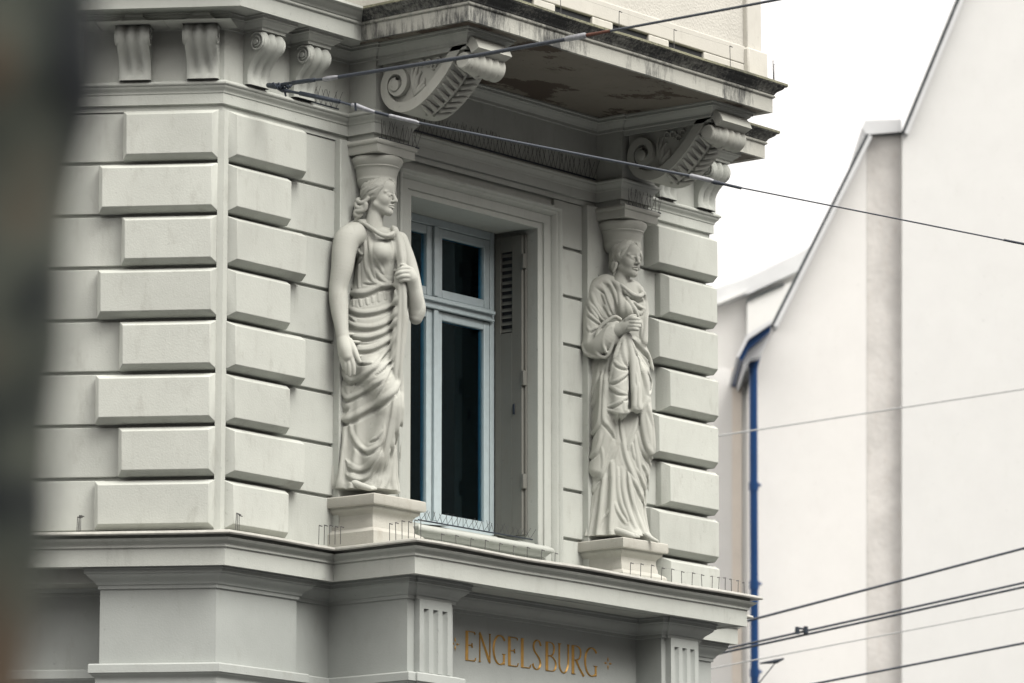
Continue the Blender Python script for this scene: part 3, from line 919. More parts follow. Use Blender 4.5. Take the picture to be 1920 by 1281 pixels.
            q[~flip] = q[~flip][:, ::-1]
            Q.append(q)
        return V, np.concatenate(Q)
    def to_mesh(s, name, mat, parent):
        V, Q = s.nets()
        me = bpy.data.meshes.new(name)
        me.vertices.add(len(V)); me.vertices.foreach_set("co", V.astype(np.float32).ravel())
        me.loops.add(Q.size); me.loops.foreach_set("vertex_index", Q.astype(np.int32).ravel())
        me.polygons.add(len(Q)); me.polygons.foreach_set("loop_start", np.arange(0, Q.size, 4, dtype=np.int32))
        me.polygons.foreach_set("use_smooth", np.ones(len(Q), bool))
        me.update(calc_edges=True); me.validate()
        loc = Vector(parent.location)
        me.transform(Matrix.Translation(-loc))
        return link(name, me, mat, parent)

def spline2(P, step):
    P = np.array(P, float)
    if len(P) > 2: P = np.array(catmull(P, 10))
    d = np.r_[0, np.cumsum(np.linalg.norm(np.diff(P, axis=0), axis=1))]
    n = max(2, int(d[-1] / step) + 1)
    t = np.linspace(0, d[-1], n)
    return np.stack([np.interp(t, d, P[:, i]) for i in range(P.shape[1])], 1)

def on_surface(fld, pts, D0, span=.34):
    """depth at which each sight line meets the rough figure"""
    ds = np.arange(D0 - span, D0 + span * .8, .004)
    out = []
    for (x, y) in pts:
        r = _F + _Rt * (x - 960.0) / FPX + _U * (640.5 - y) / FPX
        P = _C + r[None, :] * (ds[:, None] / (r @ ED))
        val = fld.sample(P)
        i = int(np.argmax(val < 0))
        if val[i] >= 0: out.append(ds[int(np.argmin(val))])
        elif i == 0: out.append(ds[0])
        else: out.append(ds[i - 1] + .004 * val[i - 1] / (val[i - 1] - val[i]))
    out = np.array(out)
    for _ in range(8):
        if len(out) > 2:
            o2 = out.copy(); o2[1:-1] = (out[:-2] + 2 * out[1:-1] + out[2:]) / 4; out = o2
    return out

def ridge(fld, base, pts, r_px, D0, sign=1, depth=0.0):
    pts = spline2(pts, 3.5)
    dd = on_surface(base, pts, D0)
    m = D0 / FPX
    n = len(pts)
    P = [survey(x, y, dd[i] + depth) for i, (x, y) in enumerate(pts)]
    rad = [r_px * m * (.35 + .65 * min(1, math.sin(math.pi * i / max(1, n - 1)) * 2.0)) for i in range(n)]
    fld.fold(P, rad, sign)

def gown_field(secs, D0, ref, lo, hi, h, pleat=None):
    fld = Field(lo, hi, h)
    Z, UC, RU, WC, RW = [], [], [], [], []
    for (y, xl, xr, wc, rw) in secs:
        a = survey(xl, y, D0); b = survey(xr, y, D0)
        Z.append((a[2] + b[2]) / 2); ua, ub = (a - ref) @ EU, (b - ref) @ EU
        UC.append((ua + ub) / 2); RU.append((ub - ua) / 2 - .006); WC.append(wc); RW.append(rw - .012)
    o = np.argsort(Z)
    arr = np.array([Z, UC, RU, WC, RW]).T[o]
    arr = np.array(catmull(arr, 8))
    X, Y, Zg = np.meshgrid(fld.ax[0] - ref[0], fld.ax[1] - ref[1], fld.ax[2], indexing='ij', sparse=True)
    z = fld.ax[2]
    f = [np.interp(z, arr[:, 0], arr[:, i])[None, None, :] for i in (1, 2, 3, 4)]
    u = X * EU[0] + Y * EU[1] - f[0]; w = X * ED[0] + Y * ED[1] - f[2]
    th = np.arctan2(w / f[3], u / f[1])
    rr = (np.abs(u / f[1]) ** 2.25 + np.abs(w / f[3]) ** 2.25) ** (1 / 2.25)
    d = (rr - 1) * np.minimum(f[1], f[3])
    if pleat:
        n, amp, z0, z1 = pleat
        A = amp * np.clip((z1 - z) / (z1 - z0), 0, 1)[None, None, :]
        d = d - A * np.cos(n * th + 1.7 * np.sin(3 * th)) * np.clip(rr, 0, 1.5)
    top, bot = arr[-1, 0], arr[0, 0]
    d = np.maximum(d, np.maximum(Zg - top, bot - Zg))
    fld.v = d.astype(np.float32)
    return fld

def head(skin, Hc, ang, tilt=0.0, S=1.0):
    """Hc centre, ang = how far the face is turned from straight across towards the viewer"""
    fd = math.cos(ang) * EU - math.sin(ang) * ED
    fd = fd * math.cos(tilt) + np.array([0, 0, -math.sin(tilt)])
    sd = -math.sin(ang) * EU - math.cos(ang) * ED
    zd = np.cross(fd, sd); zd = zd if zd[2] > 0 else -zd
    M = [fd, sd, zd]
    L = lambda f, s_, z: Hc + S * (fd * f + sd * s_ + zd * z)
    E = lambda c, r, k=.012, op='add': skin.ell(L(*c), np.array(r) * S, M, k, op)
    K = lambda a, b, ra, rb, k=.008, op='add': skin.cone(L(*a), L(*b), ra * S, rb * S, k, op)
    E((-.012, 0, .03), (.100, .078, .095))
    E((.028, 0, -.040), (.066, .060, .080), .03)
    E((.070, 0, -.103), (.024, .026, .022), .02)
    for s_ in (-1, 1):
        K((.066, s_ * .008, -.106), (.0, s_ * .056, -.062), .020, .018, .02)
        E((.056, s_ * .040, -.030), (.030, .024, .030), .02)
        K((.088, s_ * .004, .022), (.068, s_ * .052, .018), .011, .009, .012)
        E((.106, s_ * .033, -.003), (.027, .022, .0165), .009, 'sub')
        E((.075, s_ * .032, -.003), (.019, .019, .0165), .004)
        K((.091, s_ * .016, .004), (.083, s_ * .046, .005), .0058, .0045, .003)
        K((.090, s_ * .018, -.013), (.082, s_ * .044, -.012), .0035, .003, .004)
        E((.101, s_ * .0135, -.040), (.012, .008, .0085), .005)
        K((.100, 0, -.063), (.088, s_ * .025, -.069), .0078, .0045, .005)
        K((.097, 0, -.079), (.086, s_ * .022, -.075), .0085, .005, .005)
    K((.094, 0, .014), (.118, 0, -.036), .0095, .0125, .009)
    E((.06, 0, .055), (.045, .05, .045), .02)
    for s_ in (-1, 1):
        K((.106, 0, -.0715), (.088, s_ * .027, -.0725), .0034, .003, .003, 'sub')
    return L, M

FOLD = .86
def caryatid(label, ref, D0, secs, T, ridges, grooves, arms, hd, locks, strands, extra, foot, neck_px, pleat, bounds):
    th_ = thing("caryatid", label, "statue", (float(ref[0]), float(ref[1]), 6.037), "caryatids carrying the balcony")
    m = D0 / FPX
    lo, hi = bounds
    g = gown_field(secs, D0, ref, lo, hi, .0039, pleat)
    ext = extra
    for (pts, rad, k) in ext.get('cloth', []):
        g.chain([survey(x, y, D0 + d) for x, y, d in pts], [r * m for r in rad], k)
    base = Field(lo, lo, 1.0); base.lo, base.h, base.n, base.v, base.ax = g.lo, g.h, g.n, g.v.copy(), g.ax
    for (f_, pts, r) in ridges:
        ridge(g, base, [T[f_](*p) for p in pts], r * FOLD, D0)
    for (f_, pts, r) in grooves:
        ridge(g, base, [T[f_](*p) for p in pts], r, D0, -1)
    g.apply_folds()
    for (pts, rad, k) in ext.get('cloth_over', []):
        g.chain([survey(x, y, D0 + d) for x, y, d in pts], [r * m for r in rad], k)
    g.to_mesh("gown", M_stone, th_)
    # bare skin: head, neck, arms, hands, feet in one surface
    sk = Field(np.array(lo), np.array(hi) + np.array([0, 0, .1]), .0042)
    Hc = survey(hd[0], hd[1], D0 + hd[2])
    L, M = head(sk, Hc, hd[3], hd[4], hd[5])
    nb = survey(neck_px[0], neck_px[1], D0 + neck_px[2])
    sk.cone(L(-.028, 0, -.05), nb, .052, .062, .02)
    sk.cone(nb, nb - np.array([0, 0, .05]), .062, .075, .02)
    for (pts, rad, k) in arms:
        sk.chain([survey(x, y, D0 + d) for x, y, d in pts], [r * m for r in rad], k)
    for (pts, rad, k) in foot:
        sk.chain([survey(x, y, D0 + d) for x, y, d in pts], [r * m for r in rad], k)
    core = [nb - np.array([0, 0, .04]), np.array([ref[0], ref[1], 7.2]), np.array([ref[0], ref[1], 6.12])]
    sk.chain(core, [.05, .05, .045], .01)
    for (pts, rad, k) in list(arms) + list(foot):
        x, y, d = pts[0]
        p = survey(x, y, D0 + d)
        q = np.array([ref[0], ref[1], min(7.75, max(6.13, p[2] + .02))])
        if pts[0] in ext.get('join', [pts[0]]): sk.chain([p, q], [.009, .012], .004)
    sk.to_mesh("figure", M_stone, th_)
    # hair
    b2 = .26
    hr = Field(Hc - b2, Hc + np.array([b2, b2, .16]), .0042)
    S = hd[5]
    hr.ell(L(-.022, 0, .034), np.array((.116, .091, .098)) * S, M, .01)
    hr.ell(L(-.085, 0, -.045), np.array((.055, .062, .055)) * S, M, .03)
    # cut away everything in front of the hairline
    X, Y, Z = np.meshgrid(*hr.ax, indexing='ij', sparse=True)
    nrm = M[0] * .88 + M[2] * -.48
    p0 = L(.052, 0, .045)
    pl = (X - p0[0]) * nrm[0] + (Y - p0[1]) * nrm[1] + (Z - p0[2]) * nrm[2]
    hr.v = -smin(-hr.v, -pl.astype(np.float32), .006)
    base = Field(lo, lo, 1.0); base.lo, base.h, base.n, base.v, base.ax = hr.lo, hr.h, hr.n, hr.v.copy(), hr.ax
    for li, (f_, pts, r) in enumerate(locks):
        w = spline2([T[f_](*p) for p in pts], 1.5)
        tt = np.gradient(w, axis=0); tt /= np.linalg.norm(tt, axis=1)[:, None] + 1e-9
        for sh_, rr in ((-1.5, .72), (1.6, .68)):
            q = w + np.stack([-tt[:, 1], tt[:, 0]], 1) * (sh_ + 1.0 * np.sin(np.arange(len(w)) * .55 + li * 1.3))[:, None]
            ridge(hr, base, q[::2], r * rr, D0 + hd[2])
    for (f_, pts, r) in strands:
        ridge(hr, base, [T[f_](*p) for p in pts], r * 1.3, D0 + hd[2], -1)
    hr.apply_folds()
    # rolled hair on the far side of the parting
    for q in range(5):
        a = .2 + q * .5
        pts = [L(.085 - .02 * t - .05 * t * t + .006 * math.sin(t * 9 + q), -.01 - .085 * math.sin(1.5 * t), .090 - .012 * q - .105 * t * t + .005 * math.cos(t * 9 + q)) for t in np.linspace(0, 1, 10)]
        hr.chain(pts, [.011 * S] * 10, .005)
    for (pts, rad, k) in ext.get('hair', []):
        hr.chain([survey(x, y, D0 + hd[2] + d) for x, y, d in pts], [r * m for r in rad], k)
    hr.to_mesh("hair", M_stone, th_)
    return th_

def crop(x0, y0, s): return lambda x, y: (x0 + x / s, y0 + y / s)

# ---- left statue: bare arm hanging, cloak gathered at the hip
T1 = {1: crop(600, 320, 6.405), 2: crop(600, 500, 6.405), 3: crop(600, 680, 6.405), 4: crop(600, 830, 5.823)}
ref1 = np.array([1.335, -.165, 0]); D1 = float((np.array([1.335, -.165, 7.05]) - _C) @ ED) - .05
secs1 = [(420, 672, 716, .02, .07), (427, 662, 736, .015, .10), (434, 658, 744, .008, .118), (448, 664, 750, .0, .12), (470, 667, 752, -.015, .135), (500, 665, 750, -.01, .135), (530, 660, 748, 0, .125), (550, 655, 746, 0, .12), (575, 650, 748, 0, .135), (610, 644, 750, 0, .150),
         (650, 636, 750, 0, .160), (700, 630, 748, 0, .165), (760, 630, 746, 0, .165), (800, 629, 745, 0, .16), (850, 624, 743, 0, .16), (890, 615, 744, 0, .168), (921, 607, 748, 0, .180)]
rid1 = [
 (1, [(250, 690), (330, 640), (430, 600), (520, 600)], 3.4), (1, [(330, 650), (400, 720), (440, 820), (440, 950), (410, 1080)], 3.4), (1, [(470, 600), (600, 680), (720, 770), (830, 810), (900, 780)], 4.6), (1, [(560, 640), (680, 740), (800, 790), (880, 760)], 3.6),
 (1, [(850, 650), (920, 730), (960, 850), (985, 1000), (1000, 1130)], 5.5), (1, [(900, 690), (980, 820), (1020, 960), (1030, 1120)], 5.0),
 (1, [(590, 760), (600, 900), (620, 1040), (640, 1180), (660, 1281)], 4.2), (1, [(520, 720), (540, 900), (545, 1100), (580, 1281)], 3.6), (1, [(640, 1020), (700, 1120), (760, 1240)], 3.4), (1, [(850, 820), (870, 960), (860, 1100)], 2.6), (1, [(470, 1120), (465, 1281)], 3.2),
 (1, [(420, 860), (480, 1000), (540, 1000)], 2.6),
 (2, [(560, 0), (600, 110), (650, 190), (760, 235)], 3.8), (2, [(640, 0), (720, 130), (830, 215), (960, 245)], 4.0), (2, [(540, 190), (650, 205), (740, 235), (800, 240)], 3.0), (2, [(460, 0), (465, 180), (470, 300)], 3.4), (2, [(360, 40), (370, 200), (400, 300)], 3.0),
 (2, [(325, 330), (430, 322), (540, 318), (640, 280), (720, 240), (800, 232), (880, 225), (965, 250)], 5.6),
 (2, [(400, 385), (400, 490)], 2.6), (2, [(475, 370), (495, 490)], 2.6), (2, [(550, 345), (575, 470)], 2.6), (2, [(625, 320), (640, 440)], 2.6), (2, [(700, 285), (710, 430)], 2.8), (2, [(770, 265), (790, 410)], 2.6), (2, [(835, 260), (850, 390)], 2.4), (2, [(895, 265), (910, 360)], 2.4),
 (2, [(325, 470), (400, 535), (520, 560), (700, 535), (860, 465), (985, 330)], 5.0), (2, [(330, 590), (400, 640), (440, 670)], 3.0),
 (2, [(330, 670), (430, 718), (560, 735), (700, 715), (840, 640), (970, 490)], 5.2), (2, [(340, 810), (430, 845), (560, 855), (660, 835), (800, 770), (980, 570)], 4.8), (2, [(670, 830), (820, 750), (960, 640)], 3.2),
 (2, [(440, 1000), (520, 1005), (640, 985), (760, 925), (870, 855)], 4.6), (2, [(470, 1155), (560, 1160), (640, 1155)], 3.4), (2, [(560, 1275), (660, 1180), (780, 1040), (880, 880), (975, 680)], 3.8), (2, [(690, 1281), (800, 1170), (880, 1080), (950, 900)], 3.6),
 (2, [(1000, 200), (1015, 400), (1005, 600), (985, 800), (960, 1000), (925, 1281)], 5.0), (2, [(1050, 240), (1060, 420), (1050, 640), (1020, 860), (985, 1100), (960, 1281)], 4.6),
 (2, [(140, 700), (150, 900), (180, 1100), (190, 1281)], 4.4), (2, [(110, 560), (130, 760), (160, 900)], 3.6),
 (3, [(160, 0), (165, 200), (180, 420), (205, 590), (240, 670), (300, 695), (400, 655), (560, 565), (720, 475), (860, 375), (935, 290), (985, 130)], 6.2),
 (3, [(205, 120), (240, 280), (310, 430), (420, 400), (560, 325), (680, 245), (795, 180)], 4.6), (3, [(235, 30), (290, 170), (380, 228), (480, 190), (600, 95), (720, -10)], 4.8), (3, [(370, 370), (400, 300), (415, 240)], 2.6), (3, [(640, 470), (720, 330), (820, 130), (880, 20)], 3.0),
 (3, [(355, 730), (385, 860), (450, 980), (560, 1065), (660, 1030), (740, 960), (790, 780)], 4.8), (3, [(610, 940), (690, 900), (760, 810)], 3.2), (3, [(300, 1120), (330, 1200), (430, 1275), (540, 1262), (640, 1170), (740, 980)], 4.6),
 (3, [(150, 720), (150, 950), (125, 1281)], 4.6), (3, [(205, 740), (195, 980), (165, 1281)], 4.2), (3, [(285, 760), (280, 1000), (250, 1281)], 5.2), (3, [(235, 1000), (225, 1281)], 3.0),
 (3, [(910, 370), (880, 600), (820, 900), (770, 1150), (730, 1281)], 4.8), (3, [(955, 280), (950, 600), (920, 900), (890, 1130), (870, 1281)], 5.0), (3, [(1000, 120), (1000, 500), (985, 900), (960, 1281)], 4.8), (3, [(850, 1040), (800, 1150), (770, 1281)], 3.0),
 (4, [(275, 190), (320, 265), (420, 302), (510, 275), (600, 180), (670, 40)], 4.6), (4, [(262, 330), (330, 380), (440, 405), (540, 350), (640, 180), (690, 60)], 4.4), (4, [(560, 400), (630, 250), (690, 90)], 3.2), (4, [(600, 440), (650, 280), (700, 120)], 3.0),
 (4, [(110, 0), (90, 250), (60, 540)], 4.6), (4, [(150, 0), (135, 300), (110, 545)], 4.4), (4, [(245, 0), (235, 250), (215, 520)], 5.2), (4, [(190, 100), (180, 330), (155, 540)], 3.6),
 (4, [(700, 100), (660, 300), (640, 470)], 5.0), (4, [(800, 0), (770, 200), (720, 470)], 5.6), (4, [(820, 60), (800, 260), (800, 480)], 5.0)]
gro1 = [(3, [(330, 740), (325, 1000), (300, 1281)], 4.2), (3, [(860, 420), (830, 640), (780, 900), (720, 1150)], 3.6), (4, [(265, 60), (262, 250), (262, 430)], 3.8), (2, [(330, 370), (450, 360), (560, 350), (680, 290), (800, 255), (960, 265)], 2.2), (2, [(330, 750), (450, 790), (600, 790), (760, 740)], 3.0),
        (4, [(810, 200), (800, 420)], 2.6), (3, [(400, 710), (560, 610), (720, 515), (850, 430)], 2.6), (3, [(240, 560), (300, 600), (330, 560)], 3.4), (2, [(345, 600), (400, 665)], 2.4), (1, [(540, 990), (470, 1110), (400, 1160)], 2.4), (2, [(440, 930), (560, 935), (700, 890)], 2.6)]
arms1 = [
 ([(664, 441, -.03), (651, 450, -.07), (645, 472, -.09), (642, 500, -.10), (636, 530, -.10), (634, 545, -.10), (635, 562, -.105), (637, 585, -.115), (640, 610, -.13), (642, 626, -.14)], [25, 25, 23.5, 21.5, 18.5, 18, 18, 16.5, 13.5, 11.5], .02),
 ([(642, 626, -.125), (645, 640, -.145), (649, 656, -.165), (652, 668, -.175)], [11.5, 13, 13.5, 11], .012), ([(640, 640, -.13), (643, 662, -.155)], [9, 9], .012),
 ([(655, 640, -.155), (664, 656, -.18), (669, 668, -.19), (674, 678, -.19)], [7, 6, 5, 3.8], .006),
 ([(658, 666, -.175), (662, 680, -.185), (663, 691, -.183), (663, 701, -.175)], [6, 5.2, 4.8, 3.8], .005), ([(651, 668, -.170), (655, 683, -.180), (656, 694, -.178), (656, 704, -.170)], [6, 5.2, 4.8, 3.8], .005),
 ([(644, 667, -.160), (648, 681, -.170), (650, 691, -.168), (650, 700, -.160)], [6, 5.2, 4.6, 3.6], .005), ([(639, 663, -.150), (642, 676, -.160), (644, 685, -.158), (645, 692, -.150)], [5.4, 4.6, 4.2, 3.4], .005),
 # far arm and the hand that grips the cloak
 ([(748, 452, .06), (765, 500, .07), (778, 560, .04), (781, 588, .02)], [18, 18, 17, 14], .02), ([(781, 588, .02), (779, 560, -.03), (774, 535, -.07)], [14, 13, 11], .015),
 ([(774, 535, -.07), (771, 522, -.095), (768, 512, -.10)], [11, 12.5, 11], .012),
 ([(772, 507, -.10), (764, 503, -.125), (754, 504, -.135), (748, 507, -.125)], [5.6, 5, 4.6, 3.8], .004), ([(773, 513, -.10), (764, 510, -.128), (752, 511, -.140), (744, 514, -.128)], [5.6, 5.2, 4.8, 3.8], .004),
 ([(774, 520, -.10), (765, 518, -.128), (754, 518, -.138), (746, 521, -.126)], [5.6, 5.2, 4.8, 3.8], .004), ([(774, 527, -.095), (766, 525, -.12), (757, 525, -.13), (751, 527, -.12)], [5.2, 4.6, 4.2, 3.6], .004), ([(768, 506, -.11), (759, 499, -.125), (753, 497, -.12)], [5.4, 4.6, 3.6], .004)]
foot1 = [([(664, 906, -.10), (677, 911, -.135), (690, 915, -.16), (696, 916.5, -.168)], [7, 6.5, 5.5, 4], .01)] + [([(688 + 3.6 * i, 913.5 + .5 * i, -.160 - .003 * i), (697 + 2.6 * i, 917.5 - .2 * i, -.178 + .004 * i)], [3.2, 2.5], .003) for i in range(4)]
locks1 = [(1, [(895, 100), (800, 108), (740, 160), (650, 195), (580, 232), (520, 290), (478, 350)], 3.6), (1, [(905, 135), (840, 152), (760, 205), (690, 238), (620, 272), (560, 322), (500, 362)], 3.4), (1, [(860, 170), (790, 208), (740, 245), (700, 275), (650, 312), (600, 348), (540, 372), (490, 395)], 3.4),
          (1, [(790, 85), (705, 130), (640, 180), (590, 202), (540, 250), (490, 310)], 3.2), (1, [(730, 255), (690, 300), (635, 345), (590, 375), (530, 402)], 3.2), (1, [(895, 95), (940, 135), (958, 190), (940, 225)], 3.4), (1, [(870, 110), (915, 130), (935, 165)], 2.8)]
strands1 = [(1, [(600, 90), (540, 160), (480, 260)], 1.3), (1, [(660, 85), (590, 150), (520, 230)], 1.3), (1, [(545, 100), (490, 170), (455, 250)], 1.3), (1, [(720, 80), (650, 130), (600, 185)], 1.2), (1, [(500, 120), (450, 220), (440, 290)], 1.3), (1, [(560, 95), (505, 170), (462, 262)], 1.2), (1, [(630, 88), (570, 150), (500, 245)], 1.2)]
ex1 = {'cloth': [([(683, 421, .01), (668, 429, .005), (655, 438, 0)], [11, 14, 14], .015), ([(676, 419, -.0), (690, 427, -.055), (708, 438, -.088), (724, 443, -.092), (736, 438, -.06), (741, 431, -.01)], [4, 4.4, 4.6, 4.6, 4.4, 4], .022), ([(738, 436, -.0), (748, 465, -.045), (753, 500, -.075)], [9, 8, 8], .03), ([(755, 505, -.085), (756, 540, -.08), (755, 580, -.07), (752, 620, -.06), (748, 680, -.05), (746, 740, -.04)], [7, 7.5, 8, 8, 8, 7], .03), ([(746, 515, -.085), (745, 560, -.08), (742, 620, -.075), (738, 690, -.07)], [6, 7, 8, 7], .03), ([(668, 436, .0), (660, 448, .0), (664, 470, -.01)], [14, 13, 11], .02),
                 ([(713, 474, -.085)], [17], .05), ([(733, 765, -.105), (731, 772, -.11)], [15, 14], .03), ([(700, 700, -.08), (732, 765, -.09), (705, 860, -.08)], [30, 24, 24], .04),
                 ([(780, 560, .03), (783, 580, .02), (780, 596, .02)], [15, 16, 13], .02)],
       'cloth_over': [([(755, 512, -.105), (757, 560, -.10), (756, 610, -.09), (752, 670, -.08), (749, 730, -.065)], [5, 5.4, 5.6, 5.2, 3.5], .008), ([(749, 520, -.105), (750, 565, -.10), (747, 620, -.095), (742, 690, -.085), (738, 740, -.07)], [4.4, 4.8, 5, 4.6, 3], .008)],
       'hair': [([(672, 374, -.02), (668, 380, -.03), (668, 387, -.035), (675, 390, -.04), (682, 386, -.04), (684, 380, -.04)], [4.2] * 6, .004), ([(690, 372, -.05), (684, 378, -.05), (676, 380, -.045), (670, 376, -.04)], [4.2] * 4, .004),
                ([(686, 384, -.05), (684, 392, -.045), (676, 396, -.04), (668, 396, -.03), (666, 402, -.025), (672, 406, -.025), (678, 402, -.03)], [5, 5, 5, 4.6, 4.4, 4, 3.6], .004), ([(676, 398, -.03), (672, 406, -.02), (668, 412, -.01), (666, 417, 0)], [5, 4.6, 4, 3], .004)]}
ext_cloth = ex1['cloth']
ex1['cloth'] = [(p if len(p) > 1 else [p[0], (p[0][0] + .5, p[0][1] + 1, p[0][2])], r if len(r) > 1 else [r[0], r[0]], k) for p, r, k in ext_cloth]
st1 = caryatid("stone woman with bare hanging arm, in profile, left of the window", ref1, D1, secs1, T1, rid1, gro1, arms1, (712.5, 368.5, 0, R_(27), R_(2), 1.0), locks1, strands1, ex1, foot1, (699, 448, .005), (11, .012, 6.04, 6.9),
         ((.93, -.50, 6.02), (1.72, .12, 8.12)))

# ---- right statue: cloak over the shoulder, fist held to the chest
T2 = {5: crop(1080, 420, 7.117), 6: crop(1080, 570, 7.117), 7: crop(1080, 720, 7.117), 8: crop(1080, 880, 7.117)}
ref2 = np.array([3.955, -.165, 0]); D2 = float((np.array([3.955, -.165, 7.05]) - _C) @ ED) - .05
secs2 = [(522, 1136, 1190, .02, .08), (530, 1120, 1202, .01, .11), (545, 1112, 1207, .0, .13), (570, 1108, 1210, -.01, .145), (600, 1105, 1212, -.01, .145), (640, 1104, 1211, 0, .14), (665, 1104, 1216, 0, .145), (700, 1098, 1221, 0, .155), (740, 1097, 1220, 0, .160), (780, 1097, 1220, 0, .165),
         (820, 1098, 1223, 0, .165), (860, 1100, 1223, 0, .165), (900, 1101, 1216, 0, .165), (930, 1101, 1209, 0, .165), (960, 1097, 1208, 0, .168), (990, 1090, 1215, 0, .176), (1008, 1086, 1223, 0, .185)]
rid2 = [
 (5, [(300, 830), (380, 900), (440, 1050), (500, 1200)], 4.0), (5, [(480, 740), (560, 850), (590, 1000), (610, 1250)], 5.4), (5, [(400, 760), (470, 830), (530, 960), (580, 1150)], 4.2), (5, [(210, 940), (260, 1080), (340, 1210), (390, 1281)], 3.8), (5, [(170, 1080), (230, 1180), (300, 1281)], 3.6), (5, [(340, 900), (400, 1050), (450, 1200)], 3.0),
 (5, [(580, 790), (690, 890), (790, 965), (890, 975)], 4.4), (5, [(610, 870), (720, 965), (830, 1010), (905, 995)], 4.0), (5, [(740, 1020), (830, 1095), (905, 1135)], 3.4), (5, [(880, 890), (935, 1000), (955, 1200), (940, 1281)], 4.6), (5, [(640, 940), (740, 1060), (800, 1180), (850, 1281)], 3.4), (5, [(850, 1220), (890, 1170), (920, 1110)], 2.8),
 (6, [(170, 0), (260, 90), (340, 200), (390, 245)], 3.8), (6, [(270, 0), (340, 100), (400, 205)], 3.2), (6, [(380, 10), (430, 110), (460, 165)], 3.2), (6, [(170, 140), (240, 200), (320, 265)], 3.4), (6, [(950, 100), (935, 300), (900, 470), (880, 540)], 4.2), (6, [(840, 200), (880, 300), (870, 480)], 3.0), (6, [(150, 290), (185, 360), (280, 310)], 3.0),
 (6, [(640, 430), (560, 560), (500, 740)], 4.4), (6, [(640, 430), (640, 640), (690, 850)], 4.4), (6, [(690, 430), (735, 620), (750, 900), (765, 1281)], 5.0), (6, [(715, 435), (820, 700), (920, 950), (970, 1200)], 4.6), (6, [(730, 430), (880, 590), (990, 715), (1040, 900), (1030, 960)], 5.4), (6, [(840, 540), (930, 590), (1000, 700)], 3.8), (6, [(880, 780), (960, 920), (1015, 1080), (985, 1220)], 3.8), (6, [(800, 900), (830, 1281)], 2.6),
 (6, [(500, 760), (570, 825), (640, 855), (690, 865)], 3.4), (6, [(690, 880), (680, 930), (560, 1020), (440, 1060)], 3.4), (6, [(440, 1085), (560, 1165), (650, 1195), (700, 1205)], 3.4), (6, [(500, 760), (470, 900), (440, 1060)], 3.0), (6, [(690, 870), (690, 1190)], 3.0),
 (6, [(560, 470), (470, 650), (420, 850), (390, 1100), (378, 1281)], 5.0), (6, [(330, 740), (300, 900), (250, 1100), (180, 1281)], 4.4), (6, [(230, 740), (200, 900), (145, 1065)], 4.2), (6, [(390, 750), (345, 950), (315, 1281)], 4.0), (6, [(110, 720), (100, 900), (100, 1060), (140, 1075)], 4.2),
 (7, [(380, 0), (365, 300), (372, 480), (430, 560), (500, 660), (528, 740)], 4.2), (7, [(528, 740), (480, 900), (400, 1080), (320, 1281)], 5.0), (7, [(440, 30), (560, 110), (690, 145)], 3.4), (7, [(690, 170), (560, 260), (430, 310)], 3.4), (7, [(430, 345), (520, 385), (600, 395), (670, 385)], 3.8), (7, [(655, 230), (655, 380)], 3.6), (7, [(690, 395), (760, 352), (840, 352)], 4.0), (7, [(780, 0), (775, 200), (765, 340)], 5.0), (7, [(835, 0), (840, 340)], 3.4),
 (7, [(605, 410), (600, 600), (640, 830), (690, 1030), (790, 1281)], 4.4), (7, [(835, 400), (790, 600), (730, 760), (680, 900)], 4.0), (7, [(965, 200), (880, 370), (890, 560), (940, 800), (1030, 1000)], 4.6), (7, [(960, 260), (1010, 450), (1040, 650), (1060, 950)], 4.6), (7, [(560, 420), (550, 700), (520, 850)], 4.0), (7, [(780, 640), (800, 850), (840, 1100), (880, 1281)], 3.4), (7, [(820, 640), (880, 860), (960, 1000), (1000, 1100)], 3.4), (7, [(740, 760), (765, 900), (790, 1010)], 3.0), (7, [(890, 1060), (950, 1200), (975, 1281)], 3.2),
 (7, [(340, 850), (358, 1000), (350, 1200)], 3.2), (7, [(280, 0), (230, 250), (100, 430)], 4.2), (7, [(330, 100), (300, 480), (240, 640), (110, 760)], 4.4), (7, [(330, 650), (260, 900), (120, 1060)], 4.0), (7, [(470, 1020), (480, 1281)], 4.6),
 (8, [(490, 0), (480, 300), (470, 600), (445, 820)], 4.6), (8, [(390, 40), (350, 300), (330, 590), (280, 870)], 4.6), (8, [(300, 220), (245, 500), (175, 890)], 4.2), (8, [(200, 350), (150, 600), (90, 910)], 4.2), (8, [(465, 520), (360, 660), (295, 790)], 3.2), (8, [(560, 0), (565, 250), (610, 480), (700, 680)], 4.0), (8, [(620, 0), (630, 250), (690, 520), (790, 770)], 4.4), (8, [(700, 50), (730, 300), (800, 560), (910, 840)], 4.4), (8, [(720, 60), (830, 260), (910, 470), (935, 690), (965, 810)], 4.0), (8, [(820, 0), (900, 200), (940, 420), (930, 560)], 3.6), (8, [(930, 0), (975, 200), (960, 420)], 3.6), (8, [(500, 420), (560, 560), (660, 720)], 3.6), (8, [(100, 60), (120, 250), (140, 390), (220, 310), (330, 150)], 3.6)]
gro2 = [(5, [(360, 790), (450, 880), (505, 1010), (540, 1200)], 2.4), (6, [(500, 720), (450, 700), (440, 760)], 2.0), (7, [(575, 400), (575, 560), (620, 800)], 3.4), (6, [(740, 490), (860, 650), (960, 800), (1030, 940)], 3.0), (8, [(670, 20), (690, 250), (760, 560), (860, 800)], 2.8), (8, [(330, 130), (330, 230)], 3.2), (7, [(700, 200), (700, 360)], 3.0), (6, [(960, 880), (1000, 1020), (985, 1180)], 3.2), (8, [(430, 100), (415, 400), (380, 640)], 2.4), (8, [(255, 340), (210, 620), (140, 880)], 2.2), (7, [(850, 420), (850, 560)], 2.8), (6, [(480, 700), (430, 900), (405, 1150)], 2.4), (6, [(160, 740), (150, 900), (135, 1040)], 3.0)]
